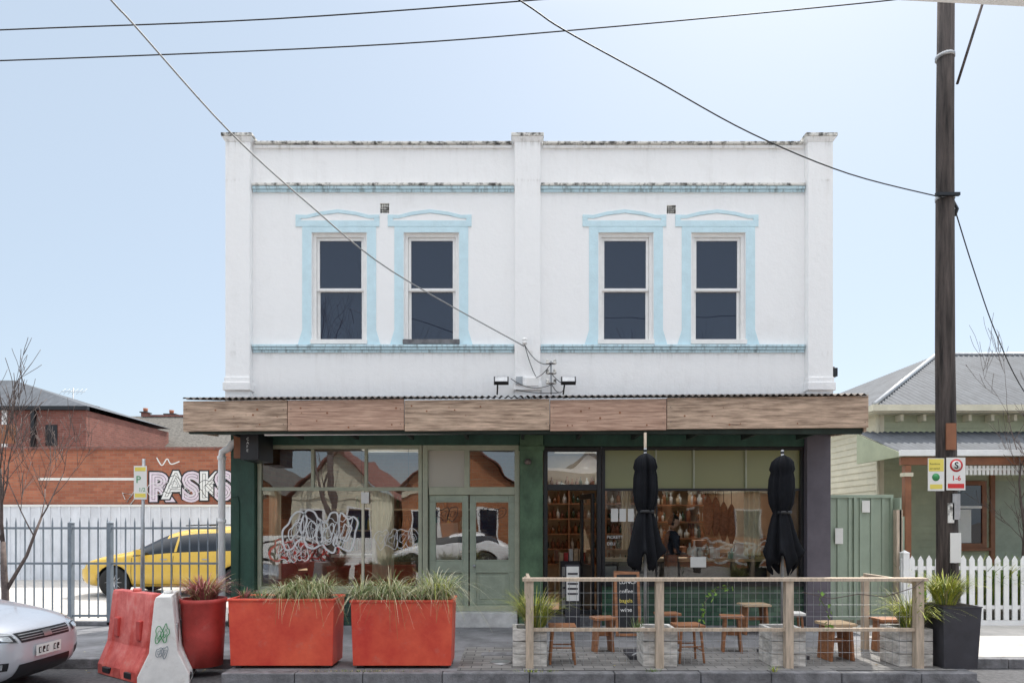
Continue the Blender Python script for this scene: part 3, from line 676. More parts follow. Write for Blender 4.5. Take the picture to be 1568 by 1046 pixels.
for i,(t,x,s) in enumerate((('R',228,1.12),('A',252,1.05),('S',280,1.14),('K',306,1.08),('S',330,1.1))):
    X=PX(x,bd); Z=PZ(764,bd)+R.uniform(-.05,.08); yy=bd-.006-i*.004
    b.text(t,X,yy,Z,s,'black',.105); b.text(t,X,yy-.0015,Z,s,'graf' if i%2==0 else 'grafw',.065); b.text(t,X,yy-.003,Z,s,'black',-.01,outline=.006)
    tag(b,X+.05,X+.5,Z+.1,.5,yy-.0045,.008,'grafw' if i%2==0 else 'black',1,40+i)
b.strip([(p.x,p.z) for p in smooth([(PX(240,bd),0,PZ(700,bd)),(PX(248,bd),0,PZ(712,bd)),(PX(256,bd),0,PZ(702,bd)),(PX(262,bd),0,PZ(710,bd)),(PX(275,bd),0,PZ(706,bd))],5)],.018,bd-.006,'grafw')
pts=[Vector((PX(p,bd),bd-.02,PZ(q,bd))) for p,q in ((192,764),(188,754),(202,757),(195,768),(212,744),(222,742),(200,772))]
b.tube(pts,.015,'grafw',4); b.build()
b=MB('brick_house'); hd=25
x0,x1=PX(-260,hd),PX(132,hd)
b.box(x0,x1,hd,hd+6,0,PZ(628,hd),'brickdk'); b.box(x0,x1+.12,hd-.15,hd,PZ(628,hd),PZ(622,hd),'black')
ze=PZ(622,hd); xr=PX(22,hd+2); zr=PZ(582,hd+2)
b.add([(x0,hd-.15,ze),(x1+.12,hd-.15,ze),(x1+.12,hd+6,ze),(x0,hd+6,ze),(x0,hd+2,zr),(xr,hd+2,zr)],[(0,1,5,4),(1,2,5),(2,3,4,5),(0,4,3)],'roofiron')
b.box(PX(4,hd),PX(12,hd),hd-.05,hd,PZ(690,hd),PZ(628,hd),'white'); b.box(PX(50,hd),PX(56,hd),hd-.12,hd-.0,PZ(690,hd),PZ(628,hd),'black')
b.box(PX(70,hd),PX(88,hd),hd-.02,hd+.0,PZ(682,hd),PZ(650,hd),'black')
b.box(PX(22,hd),PX(50,hd),hd-.9,hd-.85,PZ(683,hd),PZ(655,hd),'brownp')
b.build()
b=MB('brick_chimney'); cx=PX(140,hd+3); b.box(cx-.2,cx+.2,hd+3,hd+3.4,0,PZ(636,hd+3),'brickdk'); b.lathe([(.16,0),(.22,.1),(.14,.3),(.2,.42)],(cx,hd+3.2,PZ(636,hd+3)),'dark',12); b.build()
b=MB('tv_antenna'); cx=PX(112,hd+3); b.tube([(cx,hd+3,5.0),(cx,hd+3,PZ(594,hd+3))],.02,'galv'); 
b.tube([(cx-.5,hd+3,PZ(599,hd+3)),(cx+.5,hd+3,PZ(599,hd+3))],.012,'galv')
for i in range(6): b.tube([(cx-.45+.18*i,hd+2.8,PZ(599,hd+3)-.15),(cx-.45+.18*i,hd+3.2,PZ(599,hd+3)+.15)],.008,'galv',4)
b.build()
b=MB('slate_roof_house'); sd=30
b.box(PX(100,sd),PX(430,sd),sd+.3,sd+7,0,PZ(689,sd),'brickdk')
b.yz([(sd,PZ(694,sd)),(sd+7.5,PZ(694,sd)),(sd+3.7,PZ(637,sd+3.7)+.0)],PX(95,sd),PX(430,sd),'slate')
b.box(PX(150,sd),PX(430,sd),sd+3.6,sd+3.8,PZ(638,sd+3.7),PZ(635,sd+3.7),'brickdk')
for p,w,h in ((222,.12,630),(262,.25,633)):
    X=PX(p,sd+4); b.box(X-w,X+w,sd+3.85,sd+4.3,4,PZ(h+2,sd+4),'brickdk'); b.box(X-w-.06,X+w+.06,sd+3.81,sd+4.34,PZ(h+2,sd+4),PZ(h+.5,sd+4),'dark'); b.lathe([(.1,0),(.12,.2)],(X,sd+4.05,PZ(h+.5,sd+4)),'brick',8)
b.build()

# ------------------------------------------------------------------ cars
def car(name,loc,rot,paint,kind):
    root=empty(name); root.location=loc; root.rotation_euler=(0,0,rot)
    if kind=='wagon':
        st=[(2.36,.42,.50,.60,.64,.40),(2.28,.26,.72,.72,.76,.55),(2.05,.2,.86,.84,.90,.68),(1.5,.2,.92,.93,1.0,.74),(1.02,.2,.93,.97,1.07,.74),
            (.30,.2,.93,.99,1.52,.62),(-.5,.2,.93,1.01,1.62,.62),(-1.4,.2,.93,1.04,1.62,.62),(-1.95,.2,.91,1.06,1.57,.60),(-2.25,.3,.85,1.04,1.14,.66),(-2.36,.42,.74,.75,.80,.60)]
        wx=(1.42,-1.38); gi=(4,9); wr=.345
    else:
        st=[(2.25,.36,.42,.60,.64,.36),(2.16,.20,.66,.68,.73,.52),(1.95,.17,.80,.76,.83,.64),(1.5,.17,.86,.84,.93,.70),(1.0,.17,.865,.90,1.00,.71),
            (.25,.17,.87,.93,1.38,.58),(-.5,.17,.87,.94,1.44,.58),(-1.2,.17,.87,.95,1.38,.57),(-1.75,.17,.86,.97,1.08,.64),(-2.15,.22,.80,.96,1.02,.60),(-2.3,.36,.66,.7,.75,.5)]
        wx=(1.36,-1.30); gi=(4,8); wr=.31
    mb=MB('body'); rings=[]
    for (x,zb,w,zbelt,zt,wt) in st:
        p5=max(zt-.07,zbelt+.001)
        half=[(0,zb),(.8*w,zb),(w*.99,zb+.14),(w,(zb+zbelt)/2+.08),(.965*w,zbelt),(min(wt+.035,.96*w),p5),(wt*.8,zt-.008),(0,zt+.015)]
        rings.append([(x,y,z) for y,z in half]+[(x,-y,z) for y,z in half[-2:0:-1]])
    n=len(rings[0]); vs=[v for r in rings for v in r]
    paintk,glassk=paint,'carglass'
    for i in range(len(rings)-1):
        for j in range(n):
            k=paintk
            jj=j if j<7 else n-1-j
            if gi[0]<=i<gi[1]:
                if jj==4: k=glassk
                if i==gi[0] and jj in(5,6): k=glassk
                if i==gi[1]-1 and jj in (5,6): k=glassk
            if jj==0: k='black'
            a,b_=i*n+j,i*n+(j+1)%n
            mb.add([vs[a],vs[b_],vs[b_+n],vs[a+n]],[(0,1,2,3)],k,True)
    mb.add(rings[0],[tuple(range(n))],paintk,True); mb.add(rings[-1],[tuple(range(n))],paintk,True)
    ob=mb.build(); 
    bm=bmesh.new(); bm.from_mesh(ob.data); bmesh.ops.remove_doubles(bm,verts=bm.verts,dist=.0005); bmesh.ops.recalc_face_normals(bm,faces=bm.faces); bm.to_mesh(ob.data); bm.free()
    sm=ob.modifiers.new('s','SUBSURF'); sm.levels=2; sm.render_levels=2
    cut=MB('cut')
    for wxx in wx:
        for sy in (-1,1): cut.lathe([(wr+.055,-.3),(wr+.055,.3)],(wxx,sy*.95,wr+.0),'black',28,axis='y')
    co=cut.build()
    for p in co.data.polygons: p.use_smooth=False
    bo=ob.modifiers.new('b','BOOLEAN'); bo.object=co; bo.operation='DIFFERENCE'; bo.solver='EXACT'
    try: bo.material_mode='TRANSFER'
    except Exception: pass
    dg=bpy.context.evaluated_depsgraph_get(); me=bpy.data.meshes.new_from_object(ob.evaluated_get(dg))
    ob.modifiers.clear(); ob.data=me; bpy.data.objects.remove(co); ob.name='body'
    bv=BVHTree.FromPolygons([v.co for v in me.vertices],[tuple(p.vertices) for p in me.polygons])
    ob.parent=root
    d=MB('trim_and_lamps')
    def patch(c,k,axis='x',off=.005,nu=8,nv=4,org=3.0):
        vs=[]
        for i in range(nu+1):
            for j in range(nv+1):
                u=i/nu; v=j/nv
                p=Vector(c[0]).lerp(Vector(c[1]),u).lerp(Vector(c[3]).lerp(Vector(c[2]),u),v)
                if axis=='x': o=Vector((org,p[0],p[1])); dr=Vector((-1,0,0))
                elif axis=='-x': o=Vector((-org,p[0],p[1])); dr=Vector((1,0,0))
                elif axis=='y+': o=Vector((p[0],org,p[1])); dr=Vector((0,-1,0))
                else: o=Vector((p[0],-org,p[1])); dr=Vector((0,1,0))
                h=bv.ray_cast(o,dr)
                if h[0] is None: return
                vs.append(h[0]-dr*off)
        fs=[(i*(nv+1)+j,(i+1)*(nv+1)+j,(i+1)*(nv+1)+j+1,i*(nv+1)+j+1) for i in range(nu) for j in range(nv)]
        d.add(vs,fs,k,True)
    w=.9 if kind=='wagon' else .83
    for s in (-1,1):
        patch([(s*.40,.60),(s*(w-.08),.66),(s*(w-.10),.78),(s*.42,.70)],'lens')
        patch([(s*.42,.615),(s*.60,.64),(s*.60,.70),(s*.44,.685)],'black',off=.008)
        patch([(s*.46,.625),(s*.57,.645),(s*.57,.69),(s*.47,.68)],'lens',off=.012)
        patch([(s*.50,.34),(s*.72,.36),(s*.70,.44),(s*.50,.42)],'black')
        patch([(s*.56,.36),(s*.64,.365),(s*.64,.42),(s*.56,.415)],'lens',off=.01)
        patch([(s*.5,.85),(s*.8,.85),(s*.8,.98),(s*.5,.98)],'amber',axis='-x')
        ax_='y+' if s>0 else 'y-'
        for X in ((1.0,.05,-.95) if kind=='wagon' else (.95,.0,-.95)):
            patch([(X-.006,.30),(X+.006,.30),(X+.006,.95),(X-.006,.95)],'black',axis=ax_,off=.003,nu=1,nv=8)
        patch([(1.0,.29),(-.95,.29),(-.95,.30),(1.0,.30)],'black',axis=ax_,off=.003,nu=10,nv=1)
        for X in ((.02,-.98) if kind=='wagon' else (-.02,-.95)):
            patch([(X-.03,1.04),(X+.03,1.04),(X+.0,1.46),(X-.05,1.46)],paint if kind=='wagon' else 'black',axis=ax_,off=.006,nu=1,nv=6)
        for X in (.18,-.78): patch([(X-.0,.86),(X+.16,.86),(X+.16,.885),(X,.885)],'galv',axis=ax_,off=.02,nu=3,nv=1)
        d.box(.72,.86,s*.90-.0 if s>0 else -1.06,s*.90+.16 if s>0 else -.90,.98,1.10,paint)
    patch([(-.36,.60),(.36,.60),(.40,.70),(-.40,.70)],'black')
    for zz in (.625,.65,.675): patch([(-.36,zz),(.36,zz),(.37,zz+.008),(-.37,zz+.008)],'galv',off=.012,nv=1)
    patch([(-.06,.62),(.06,.62),(.06,.69),(-.06,.69)],'alloy',off=.02)
    patch([(-.42,.26),(.42,.26),(.38,.38),(-.38,.38)],'black')
    patch([(-.19,.43),(.19,.43),(.19,.545),(-.19,.545)],'paper',off=.02)
    patch([(-.9,.555),(.9,.555),(.9,.561),(-.9,.561)],'black',off=.003,nu=20,nv=1) 
    for i in range(6):
        if i==3: continue
        u=-.155+i*.055
        patch([(u,.455),(u+.035,.455),(u+.035,.52),(u,.52)],'black',off=.024,nu=1,nv=1)
        if i%2==0: patch([(u+.009,.464),(u+.026,.464),(u+.026,.511),(u+.009,.511)],'paper',off=.027,nu=1,nv=1)
        else: patch([(u+.012,.464),(u+.035,.464),(u+.035,.485),(u+.012,.485)],'paper',off=.027,nu=1,nv=1)
    if kind=='wagon':
        for s in (-1,1): d.tube([(-.1,s*.60,1.64),(-.9,s*.60,1.67),(-1.7,s*.59,1.63)],.015,'black',6)
    for wxx in wx:
        for s in (-1,1):
            c=(wxx,s*(w-.10),wr)
            d.lathe([(wr*.66,-.10),(wr*.93,-.105),(wr,-.07),(wr,.07),(wr*.93,.105),(wr*.66,.10)],c,'rubber',32,axis='y')
            d.lathe([(wr*.67,.02*s),(wr*.68,.098*s),(wr*.60,.085*s),(wr*.58,.03*s)],c,'alloy',32,axis='y')
            for q in range(10):
                a=2*math.pi*q/10; ca,sa=math.cos(a),math.sin(a)
                d.tube([(c[0]+.04*ca,c[1]+s*.09,c[2]+.04*sa),(c[0]+wr*.62*ca,c[1]+s*.085,c[2]+wr*.62*sa)],[.022,.014],'alloy',6)
            d.lathe([(.055,.06*s),(.055,.1*s),(.03,.108*s)],c,'alloy',14,axis='y')
    d.build(root)
    return root
car('yellow_taxi',(PX(110,15.2)+2.36,16.1,-.004),math.pi,'yellow','wagon')
car('parked_car',(-4.98-2.25,7.15,-.12),0,'silver','sedan')
car('parked_car',(-2.2,-2.6,0),math.pi,'carwhite','sedan')

# ------------------------------------------------------------------ bare trees
def tree(name,x,y,z,h,seed,lean=0,spread=.5,depth=5,r0=.06):
    rr=random.Random(seed); t=MB(name)
    def grow(p,d,L,r,dep):
        pts=[p];rs=[r];q=p.copy();dd=d.copy()
        for i in range(4):
            dd=(dd+Vector((rr.uniform(-.12,.12),rr.uniform(-.12,.12),rr.uniform(0,.10)))).normalized()
            q=q+dd*L/4; pts.append(q.copy()); rs.append(max(.0035,r*(1-.11*(i+1))))
        t.tube(pts,rs,'bark',7 if dep>3 else 4)
        if dep==0: return
        nb=3 if dep>1 else 4
        for k in range(nb):
            i=4 if k==0 else rr.randint(1,4); a=rr.uniform(0,2*math.pi); sp=spread*(.45 if k==0 else rr.uniform(.8,1.3))
            nd=(dd+Vector((math.cos(a)*sp,math.sin(a)*sp,.15))).normalized()
            grow(pts[i],nd,L*rr.uniform(.6,.85),rs[i]*(.8 if k==0 else .6),dep-1)
    grow(Vector((x,y,z)),Vector((lean,0,1)).normalized(),h*.33,r0,depth)
    t.build()
tree('bare_street_tree',PX(10,9.3),9.3,0,4.4,3,0,.6,5,.06)
tree('bare_street_tree',PX(1580,11.9),11.9,0,4.6,8,-.12,.6,5,.055)

# ------------------------------------------------------------------ left signage, barriers, planters
b=MB('parking_sign'); sd_=9.9; sx=PX(216,sd_)
b.tube([(sx+.0,sd_,0),(sx+.04,sd_,PZ(702,sd_))],.022,'galv',10)
b.box(sx-.09,sx+.10,sd_-.03,sd_-.024,PZ(764,sd_),PZ(713,sd_),'paper'); b.box(sx-.075,sx+.085,sd_-.032,sd_-.0305,PZ(721,sd_),PZ(715,sd_),'signy'); b.box(sx-.075,sx+.085,sd_-.032,sd_-.0305,PZ(761,sd_),PZ(755,sd_),'signy')
b.text('P',sx-.06,sd_-.033,PZ(739,sd_),.15,'signg'); b.text('1/2',sx-.02,sd_-.033,PZ(752,sd_),.08,'signg'); b.build()
def jersey(name,cx,cy,rot,L,h,wb,wt,k):
    b=MB(name); b.M=Matrix.Translation((cx,cy,-.119))@Matrix.Rotation(rot,4,'Z')
    prof=[(-wb,0),(wb,0),(wb,.12),(wb*.55,.38),(wt,h-.05),(wt*.8,h),(-wt*.8,h),(-wt,h-.05),(-wb*.55,.38),(-wb,.12)]
    n=len(prof)
    segs=[(-L/2,1),(-L/2+.12,1),(-L/2+.15,.86),(-L*.12,.86),(-L*.12+.03,1),(L*.12-.03,1),(L*.12,.86),(L/2-.15,.86),(L/2-.12,1),(L/2,1)]
    vs=[]
    for X,sc in segs:
        for i,(y,z) in enumerate(prof):
            sc2=sc if .1<z<h-.02 else 1
            vs.append((X,y*sc2,z))
    b.add(vs,[(i*n+j,i*n+(j+1)%n,(i+1)*n+(j+1)%n,(i+1)*n+j) for i in range(len(segs)-1) for j in range(n)]+[tuple(range(n)),tuple(range((len(segs)-1)*n,len(segs)*n))],k)
    for X in (-L*.28,L*.28):
        b.box(X-.09,X+.09,-wb-.004,wb+.004,.03,.10,'black')
        for s in (-1,1): b.box(X-.05,X+.05,s*wb*.40-.03,s*wb*.40+.03,.45,.68,'redtub' if k=='redbar' else 'galv')
    b.lathe([(.05,0),(.05,.03),(.04,.035)],(0,0,h),k,14)
    return b
b=jersey('red_water_barrier',PX(203,7.9),8.0,math.radians(145),.95,1.0,.24,.07,'redbar'); b.M=Matrix.Identity(4); b.build(bevel=.012)
b=jersey('white_water_barrier',PX(247,7.6),7.75,math.radians(110),.75,1.0,.26,.09,'whiteplas')
b.M=b.M@Matrix.Translation((-.385,0,0))@Matrix.Rotation(math.radians(-90),4,'Z')
tag(b,-.07,.05,.50,.18,-.004,.004,'signg',2,8); tag(b,-.06,.04,.32,.12,-.004,.0035,'steel',2,2); b.M=Matrix.Identity(4); b.build(bevel=.012)
def planter(name,p0,p1,ptop,pbot,dep,d,k):
    b=MB(name); x0,x1=PX(p0,d),PX(p1,d); zt=PZ(ptop,d); cx=(x0+x1)/2; a=(x1-x0)/2; cy=d+dep/2
    b.frus(cx,cy,.035,zt,a-.02,dep/2-.02,a,dep/2,k)
    b.box(cx-a-.012,cx+a+.012,cy-dep/2-.012,cy-dep/2+.03,zt,zt+.03,k); b.box(cx-a-.012,cx+a+.012,cy+dep/2-.03,cy+dep/2+.012,zt,zt+.03,k)
    b.box(cx-a-.012,cx-a+.03,cy-dep/2+.031,cy+dep/2-.031,zt,zt+.03,k); b.box(cx+a-.03,cx+a+.012,cy-dep/2+.031,cy+dep/2-.031,zt,zt+.03,k)
    b.box(cx-a+.031,cx+a-.031,cy-dep/2+.031,cy+dep/2-.031,zt+.001,zt+.015,'soil')
    for sx in (-1,1):
        for sy in (-1,1): b.box(cx+sx*(a-.1)-.04,cx+sx*(a-.1)+.04,cy+sy*(dep/2-.1)-.04,cy+sy*(dep/2-.1)+.04,0.0,.035,'black')
    b.build(bevel=.012); return cx,cy,a,zt
cx,cy,a,zt=planter('red_planter_box',349,511,920,1018,.5,7.75,'red')
b=MB('ornamental_grass')
for ox,h_ in ((-.02,.38),(.14,.42),(.31,.50),(.46,.46)):
    b.blades(cx+ox,cy-.10,zt+.01,.16,.16,150,h_,['gr1','gr2','gr3','gr2'],1.3,.0048,out=1.05); b.blades(cx+ox,cy-.20,zt+.02,.14,.08,32,h_*.75,['gr1','gr3','gr2'],2.4,.0045,out=1.2)
b.blades(cx-.3,cy,zt,.25,.1,60,.16,['gr2','gr1'],.8); b.blades(cx-.52,cy,zt,.1,.1,40,.18,['gr2','grred'],.8); b.build()
cx,cy,a,zt=planter('red_planter_box',537,693,922,1018,.5,7.75,'red')
b=MB('ornamental_grass')
for ox,h_ in ((-.5,.44),(-.33,.36),(-.15,.54),(.02,.38),(.2,.34),(.36,.58),(.5,.50)):
    ks=['gr1','gr2','gr3','gr2'] if ox<.3 else ['gr3','gr4','gr3','gr2']
    b.blades(cx+ox,cy-.10,zt+.01,.16,.16,140,h_,ks,1.25,.0048,out=1.05)
    if ox in (-.5,-.15,.36,.5): b.blades(cx+ox,cy-.20,zt+.02,.12,.08,36,h_*.7,['gr1','gr3','gr2'],2.4,.0045,out=1.2)
b.build()
b=MB('red_tub_planter'); tx,ty=PX(309,7.95),8.0
b.lathe([(.215,0),(.235,.4),(.25,.74),(.262,.75),(.262,.80),(.235,.80),(.23,.74)],(tx,ty,.0),'redtub',28); b.lathe([(.225,.70),(.225,.745)],(tx,ty,0),'soil',20); b.build()
b=MB('red_flax_plant'); b.blades(tx,ty,.74,.22,.22,520,.42,['grred','grred','gr1','grred'],.8,.008,out=1.2); b.build()

# ------------------------------------------------------------------ parklet
pd=7.80
b=MB('parklet_fence')
posts=[811,1010,1208,1407]
for p in posts:
    X=PX(p,pd); b.box(X-.045,X+.045,pd-.03,pd+.06,0,PZ(889,pd),'post')
b.box(PX(800,pd),PX(1418,pd),pd-.05,pd+.075,PZ(889,pd),PZ(884,pd),'post')
for i in range(3):
    x0,x1=PX(posts[i],pd)+.046,PX(posts[i+1],pd)-.046
    b.box(x0,x1,pd-.005,pd+.04,PZ(966,pd),PZ(961,pd),'post')
    n=17
    for k in range(1,n):
        X=x0+(x1-x0)*k/n; b.box(X-.002,X+.002,pd+.018,pd+.023,.04,PZ(889,pd),'galv')
    for k in range(1,7):
        Z=.04+k*(PZ(889,pd)-.04)/7; b.box(x0,x1,pd+.0235,pd+.028,Z-.002,Z+.002,'galv')
for p in (811,1407):
    X=PX(p,pd); b.box(X-.02,X+.02,pd+.061,9.0,PZ(889,pd)-.04,PZ(889,pd),'post'); b.box(X-.04,X+.04,8.95,9.03,0,PZ(889,pd)-.041,'post')
b.build(bevel=.004)
for p in (811,1010,1206,1400):
    b=MB('sleeper_planter_box'); x0,x1=PX(p-26,pd+.1),PX(p+26,pd+.1)
    y0=pd+.065; y1=y0+.42
    for k in range(3):
        z0=.005+k*.15; b.box(x0,x1,y0,y0+.05,z0,z0+.143,'sleeper'); b.box(x0,x1,y1-.05,y1,z0,z0+.143,'sleeper'); b.box(x0,x0+.05,y0+.051,y1-.051,z0,z0+.143,'sleeper'); b.box(x1-.05,x1,y0+.051,y1-.051,z0,z0+.143,'sleeper')
    b.box(x0+.051,x1-.051,y0+.051,y1-.051,.3,.40,'soil'); b.build(bevel=.006)
def gp(name,p,d,z,n,h,keys,droop=.35,r=.12,w=.006):
    b=MB(name); b.blades(PX(p,d),d,z,r,r,n,h,keys,droop,w); return b
gp('grass_plant',820,8.05,.38,480,.62,['gr4','gr2','gr4','gr1'],.7,.17,.007).build(); gp('grass_plant',1395,8.05,.38,480,.62,['gr4','gr2','gr4','gr3'],.8,.18,.007).build()
b=gp('low_grass_tuft',975,8.1,.38,40,.2,['gr2']); b.build()
b=gp('kerb_weeds',1185,7.6,0,30,.1,['gr2','gr4'],.8,.06,.004); b.blades(PX(1000,7.6),7.62,0,.2,.02,30,.06,['gr2'],.8,.004); b.blades(PX(820,7.6),7.6,-.0,.5,.02,60,.05,['gr2','gr4'],.8,.004); b.blades(PX(560,7.6),7.62,0,1.5,.02,120,.04,['gr2','gr1'],.9,.004); b.build()
def vine(path):
    b=MB('climbing_vine'); pts=[Vector((PX(p,pd),pd+.0+R.uniform(-.02,.03),PZ(q,pd))) for p,q in path]; b.tube(pts,.004,'bark',4)
    for i in range(len(pts)-1):
        for _ in range(9):
            c=pts[i].lerp(pts[i+1],R.random())+Vector((R.uniform(-.05,.05),R.uniform(-.05,.03),R.uniform(-.05,.05))); s=R.uniform(.015,.035); a=Vector((R.uniform(-1,1),R.uniform(-.4,.4),R.uniform(-1,1))).normalized()*s; e=Vector((R.uniform(-1,1),R.uniform(-.4,.4),R.uniform(-1,1))).normalized()*s*.7
            b.add([c-a,c+e,c+a,c-e],[(0,1,2,3)],'leaf')
    b.build()
vine([(1070,960),(1080,920),(1097,902),(1118,897)]); vine([(1270,965),(1268,940),(1256,915),(1258,908)]); vine([(1408,900),(1412,925),(1404,950)])
b=MB('string_of_wire'); b.tube([Vector((PX(p,pd),pd-.06,PZ(q,pd))) for p,q in ((1225,905),(1270,915),(1310,908),(1350,912),(1395,898),(1410,886))],.005,'bark',5); b.build()
def stool(p,bot,w,h,dp=.24,k='stool',top=None,plank=False):
    d=EYE*FOC/(bot-800); X=PX(p,d); b=MB('timber_stool'); y0=d; rot=R.uniform(-.25,.25)
    b.M=Matrix.Translation((X,d+dp/2,.004))@Matrix.Rotation(rot,4,'Z')
    b.box(-w/2,w/2,-dp/2,dp/2,h-.035,h,top or k)
    if plank:
        for s in (-1,1): b.xz([(s*(w/2-.05),0),(s*(w/2-.02),0),(s*(w/2-.05),h-.036),(s*(w/2-.085),h-.036)],-dp/2+.02,dp/2-.02,k)
        b.box(-w/2+.07,w/2-.07,-.015,.015,h*.45,h*.45+.06,k)
    else:
        for sx in (-1,1):
            for sy in (-1,1):
                b.tube([(sx*(w/2-.015),sy*(dp/2-.015),0),(sx*(w/2-.05),sy*(dp/2-.04),h-.034)],[.014,.019],k,8)
            b.tube([(sx*(w/2-.03),-dp/2+.03,.15),(sx*(w/2-.03),dp/2-.03,.15)],.01,k,6)
        for sy in (-1,1): b.tube([(-w/2+.03,sy*(dp/2-.03),.2),(w/2-.03,sy*(dp/2-.03),.2)],.01,k,6)
    b.M=Matrix.Identity(4); b.build(bevel=.005)
stool(925,1000,.30,.46,plank=True); stool(1025,985,.33,.42,plank=True); stool(1125,1000,.30,.48,plank=True); stool(862,1018,.33,.46,.3); stool(1058,1016,.34,.46,.3)
stool(1290,1013,.36,.46,.34,plank=True,top='stoollt'); stool(1222,990,.24,.46,.24,top='paper'); stool(1160,972,.42,.46,.3,top='stoollt',plank=True); stool(1370,1000,.36,.44,.3,plank=True)
b=MB('chalkboard_sign'); bx=PX(962,9.95)
for s in (0,1):
    b.M=Matrix.Translation((bx,9.9+(.42 if s else 0),.0))@Matrix.Rotation(math.radians(12 if s else -12),4,'X')@Matrix.Rotation(math.radians(-8),4,'Z')
    frame(b,-.19,.19,0.02,.98,.04,-.0,.025,'stool'); b.box(-.15,.15,.006,.02,.12,.94,'black')
    if not s:
        b.text('LUNCH',-.12,.003,.80,.085,'grafw'); b.text('coffee',-.12,.003,.66,.085,'grafw'); b.text('bagels',-.12,.003,.52,.08,'signy'); b.text('wine',-.11,.003,.38,.09,'grafw')
b.M=Matrix.Identity(4); b.build()
b=MB('menu_stand'); mx_=PX(877,10.7); b.box(mx_-.10,mx_+.10,10.7,10.72,.45,1.0,'paper'); b.box(mx_-.12,mx_+.12,10.725,10.745,.0,1.03,'charcoal')
for i in range(5): b.box(mx_-.08,mx_+.08,10.696,10.699,.55+.08*i,.58+.08*i,'charcoal')
b.build()
def umbrella(p,d,topy,seed):
    rr=random.Random(seed); b=MB('closed_umbrella'); X=PX(p,d); zt=PZ(topy,d); H=zt-1.17
    fn_ph=[rr.uniform(0,6.28) for _ in range(3)]
    n=72
    rads=[(.0,.15),(.02,.19),(.06,.20),(.12,.185),(.2,.165),(.33,.13),(.42,.105),(.47,.085),(.5,.10),(.56,.125),(.66,.135),(.78,.13),(.84,.115),(.87,.13),(.94,.11),(.975,.07),(1,.015)]
    vs=[]
    for t,r in rads:
        for j in range(n):
            a=2*math.pi*j/n
            fold=1+.24*math.cos(8*a+fn_ph[0]+t*1.8)*(1-.4*t)+.13*math.cos(5*a+fn_ph[1]-t*2.5)+.09*math.cos(13*a+fn_ph[2]+t*4)
            z=1.17+H*t
            if t<.15: z+=(.09*math.cos(4*a+fn_ph[1])+.06*math.cos(8*a+fn_ph[0]))*(1-t*5)
            vs.append((X+r*fold*math.cos(a)+.015*math.sin(5*t+seed),d+r*fold*math.sin(a),z))
    fs=[(i*n+j,i*n+(j+1)%n,(i+1)*n+(j+1)%n,(i+1)*n+j) for i in range(len(rads)-1) for j in range(n)]+[tuple(range((len(rads)-1)*n,len(rads)*n))]
    b.add(vs,fs,'fabric',True)
    b.lathe([(.105,0),(.108,.02),(.105,.04)],(X+.01,d,1.17+H*.46),'black',20)
    b.tube([(X,d,.03),(X,d,zt+.06)],.019,'galv',10); b.lathe([(.015,0),(.025,.03),(.008,.07)],(X,d,zt+.0),'black',10)
    for q in range(8):
        a=q*math.pi/4; b.tube([(X+.03*math.cos(a),d+.03*math.sin(a),1.5),(X+.12*math.cos(a),d+.12*math.sin(a),1.18)],.006,'black',4)
    b.box(X-.24,X+.24,d-.24,d+.24,.005,.05,'charcoal'); b.tube([(X,d,.05),(X,d,.32)],.03,'charcoal',10); b.tube([(X-.2,d-.2,.05),(X+.2,d+.2,.12)],.012,'galv'); 
    b.build()
umbrella(988,8.5,693,4); umbrella(1198,8.5,696,9)
b=MB('timber_umbrella_pole'); b.tube([(PX(988,9.6),9.6,.0),(PX(988,9.6),9.6,PZ(662,9.6))],.02,'post',10); b.build()
b=MB('charcoal_planter'); cx=PX(1463,7.85); b.frus(cx,7.95,.0,PZ(930,7.7),.195,.195,.225,.225,'charcoal'); b.frus(cx,7.95,PZ(930,7.7),PZ(930,7.7)+.01,.232,.232,.232,.232,'charcoal'); b.box(cx-.2,cx+.2,7.76,8.15,PZ(930,7.7)+.01,PZ(930,7.7)+.015,'soil'); b.build(bevel=.01)
b=MB('grass_plant'); b.blades(cx-.05,7.95,.73,.2,.2,600,.46,['gr4','gr2','gr4','gr1'],.7,.007); b.build()

# ------------------------------------------------------------------ power pole + wires
PD_=8.9
b=MB('power_pole'); px0=PX(1451,PD_)
pp=[(px0,PD_,-.1),(px0-.005,PD_,1.5),(PX(1447,PD_),PD_,4),(PX(1447,PD_),PD_,7),(PX(1449,PD_),PD_,9.2)]
b.tube(pp,[.135,.128,.115,.105,.098],'polewood',18)
for zz in (PZ(306,PD_),PZ(90,PD_)): b.lathe([(.118,0),(.118,.04)],(PX(1447,PD_),PD_,zz),'galv',16)
b.tube([(PX(1447,PD_)+.1,PD_,PZ(306,PD_)),(PX(1466,PD_),PD_,PZ(320,PD_)),(PX(1462,PD_),PD_,PZ(330,PD_))],.02,'black'); b.box(PX(1424,PD_),PX(1460,PD_),PD_-.14,PD_-.10,PZ(304,PD_)-.02,PZ(304,PD_)+.02,'black')
b.tube([(PX(1462,PD_),PD_-.05,PZ(132,PD_)),(PX(1503,PD_),PD_-.05,PZ(2,PD_))],.018,'polewood',8)
b.box(PX(1438,PD_),PX(1453,PD_),PD_-.15,PD_-.135,PZ(690,PD_),PZ(650,PD_),'brownp')
b.box(px0-.06,px0+.08,PD_-.152,PD_-.14,PZ(860,PD_),PZ(815,PD_),'paper'); b.box(px0-.09,px0-.01,PD_-.15,PD_-.138,PZ(800,PD_),PZ(770,PD_),'grime'); b.box(px0-.03,px0+.07,PD_-.15,PD_-.139,PZ(795,PD_),PZ(756,PD_),'galv')
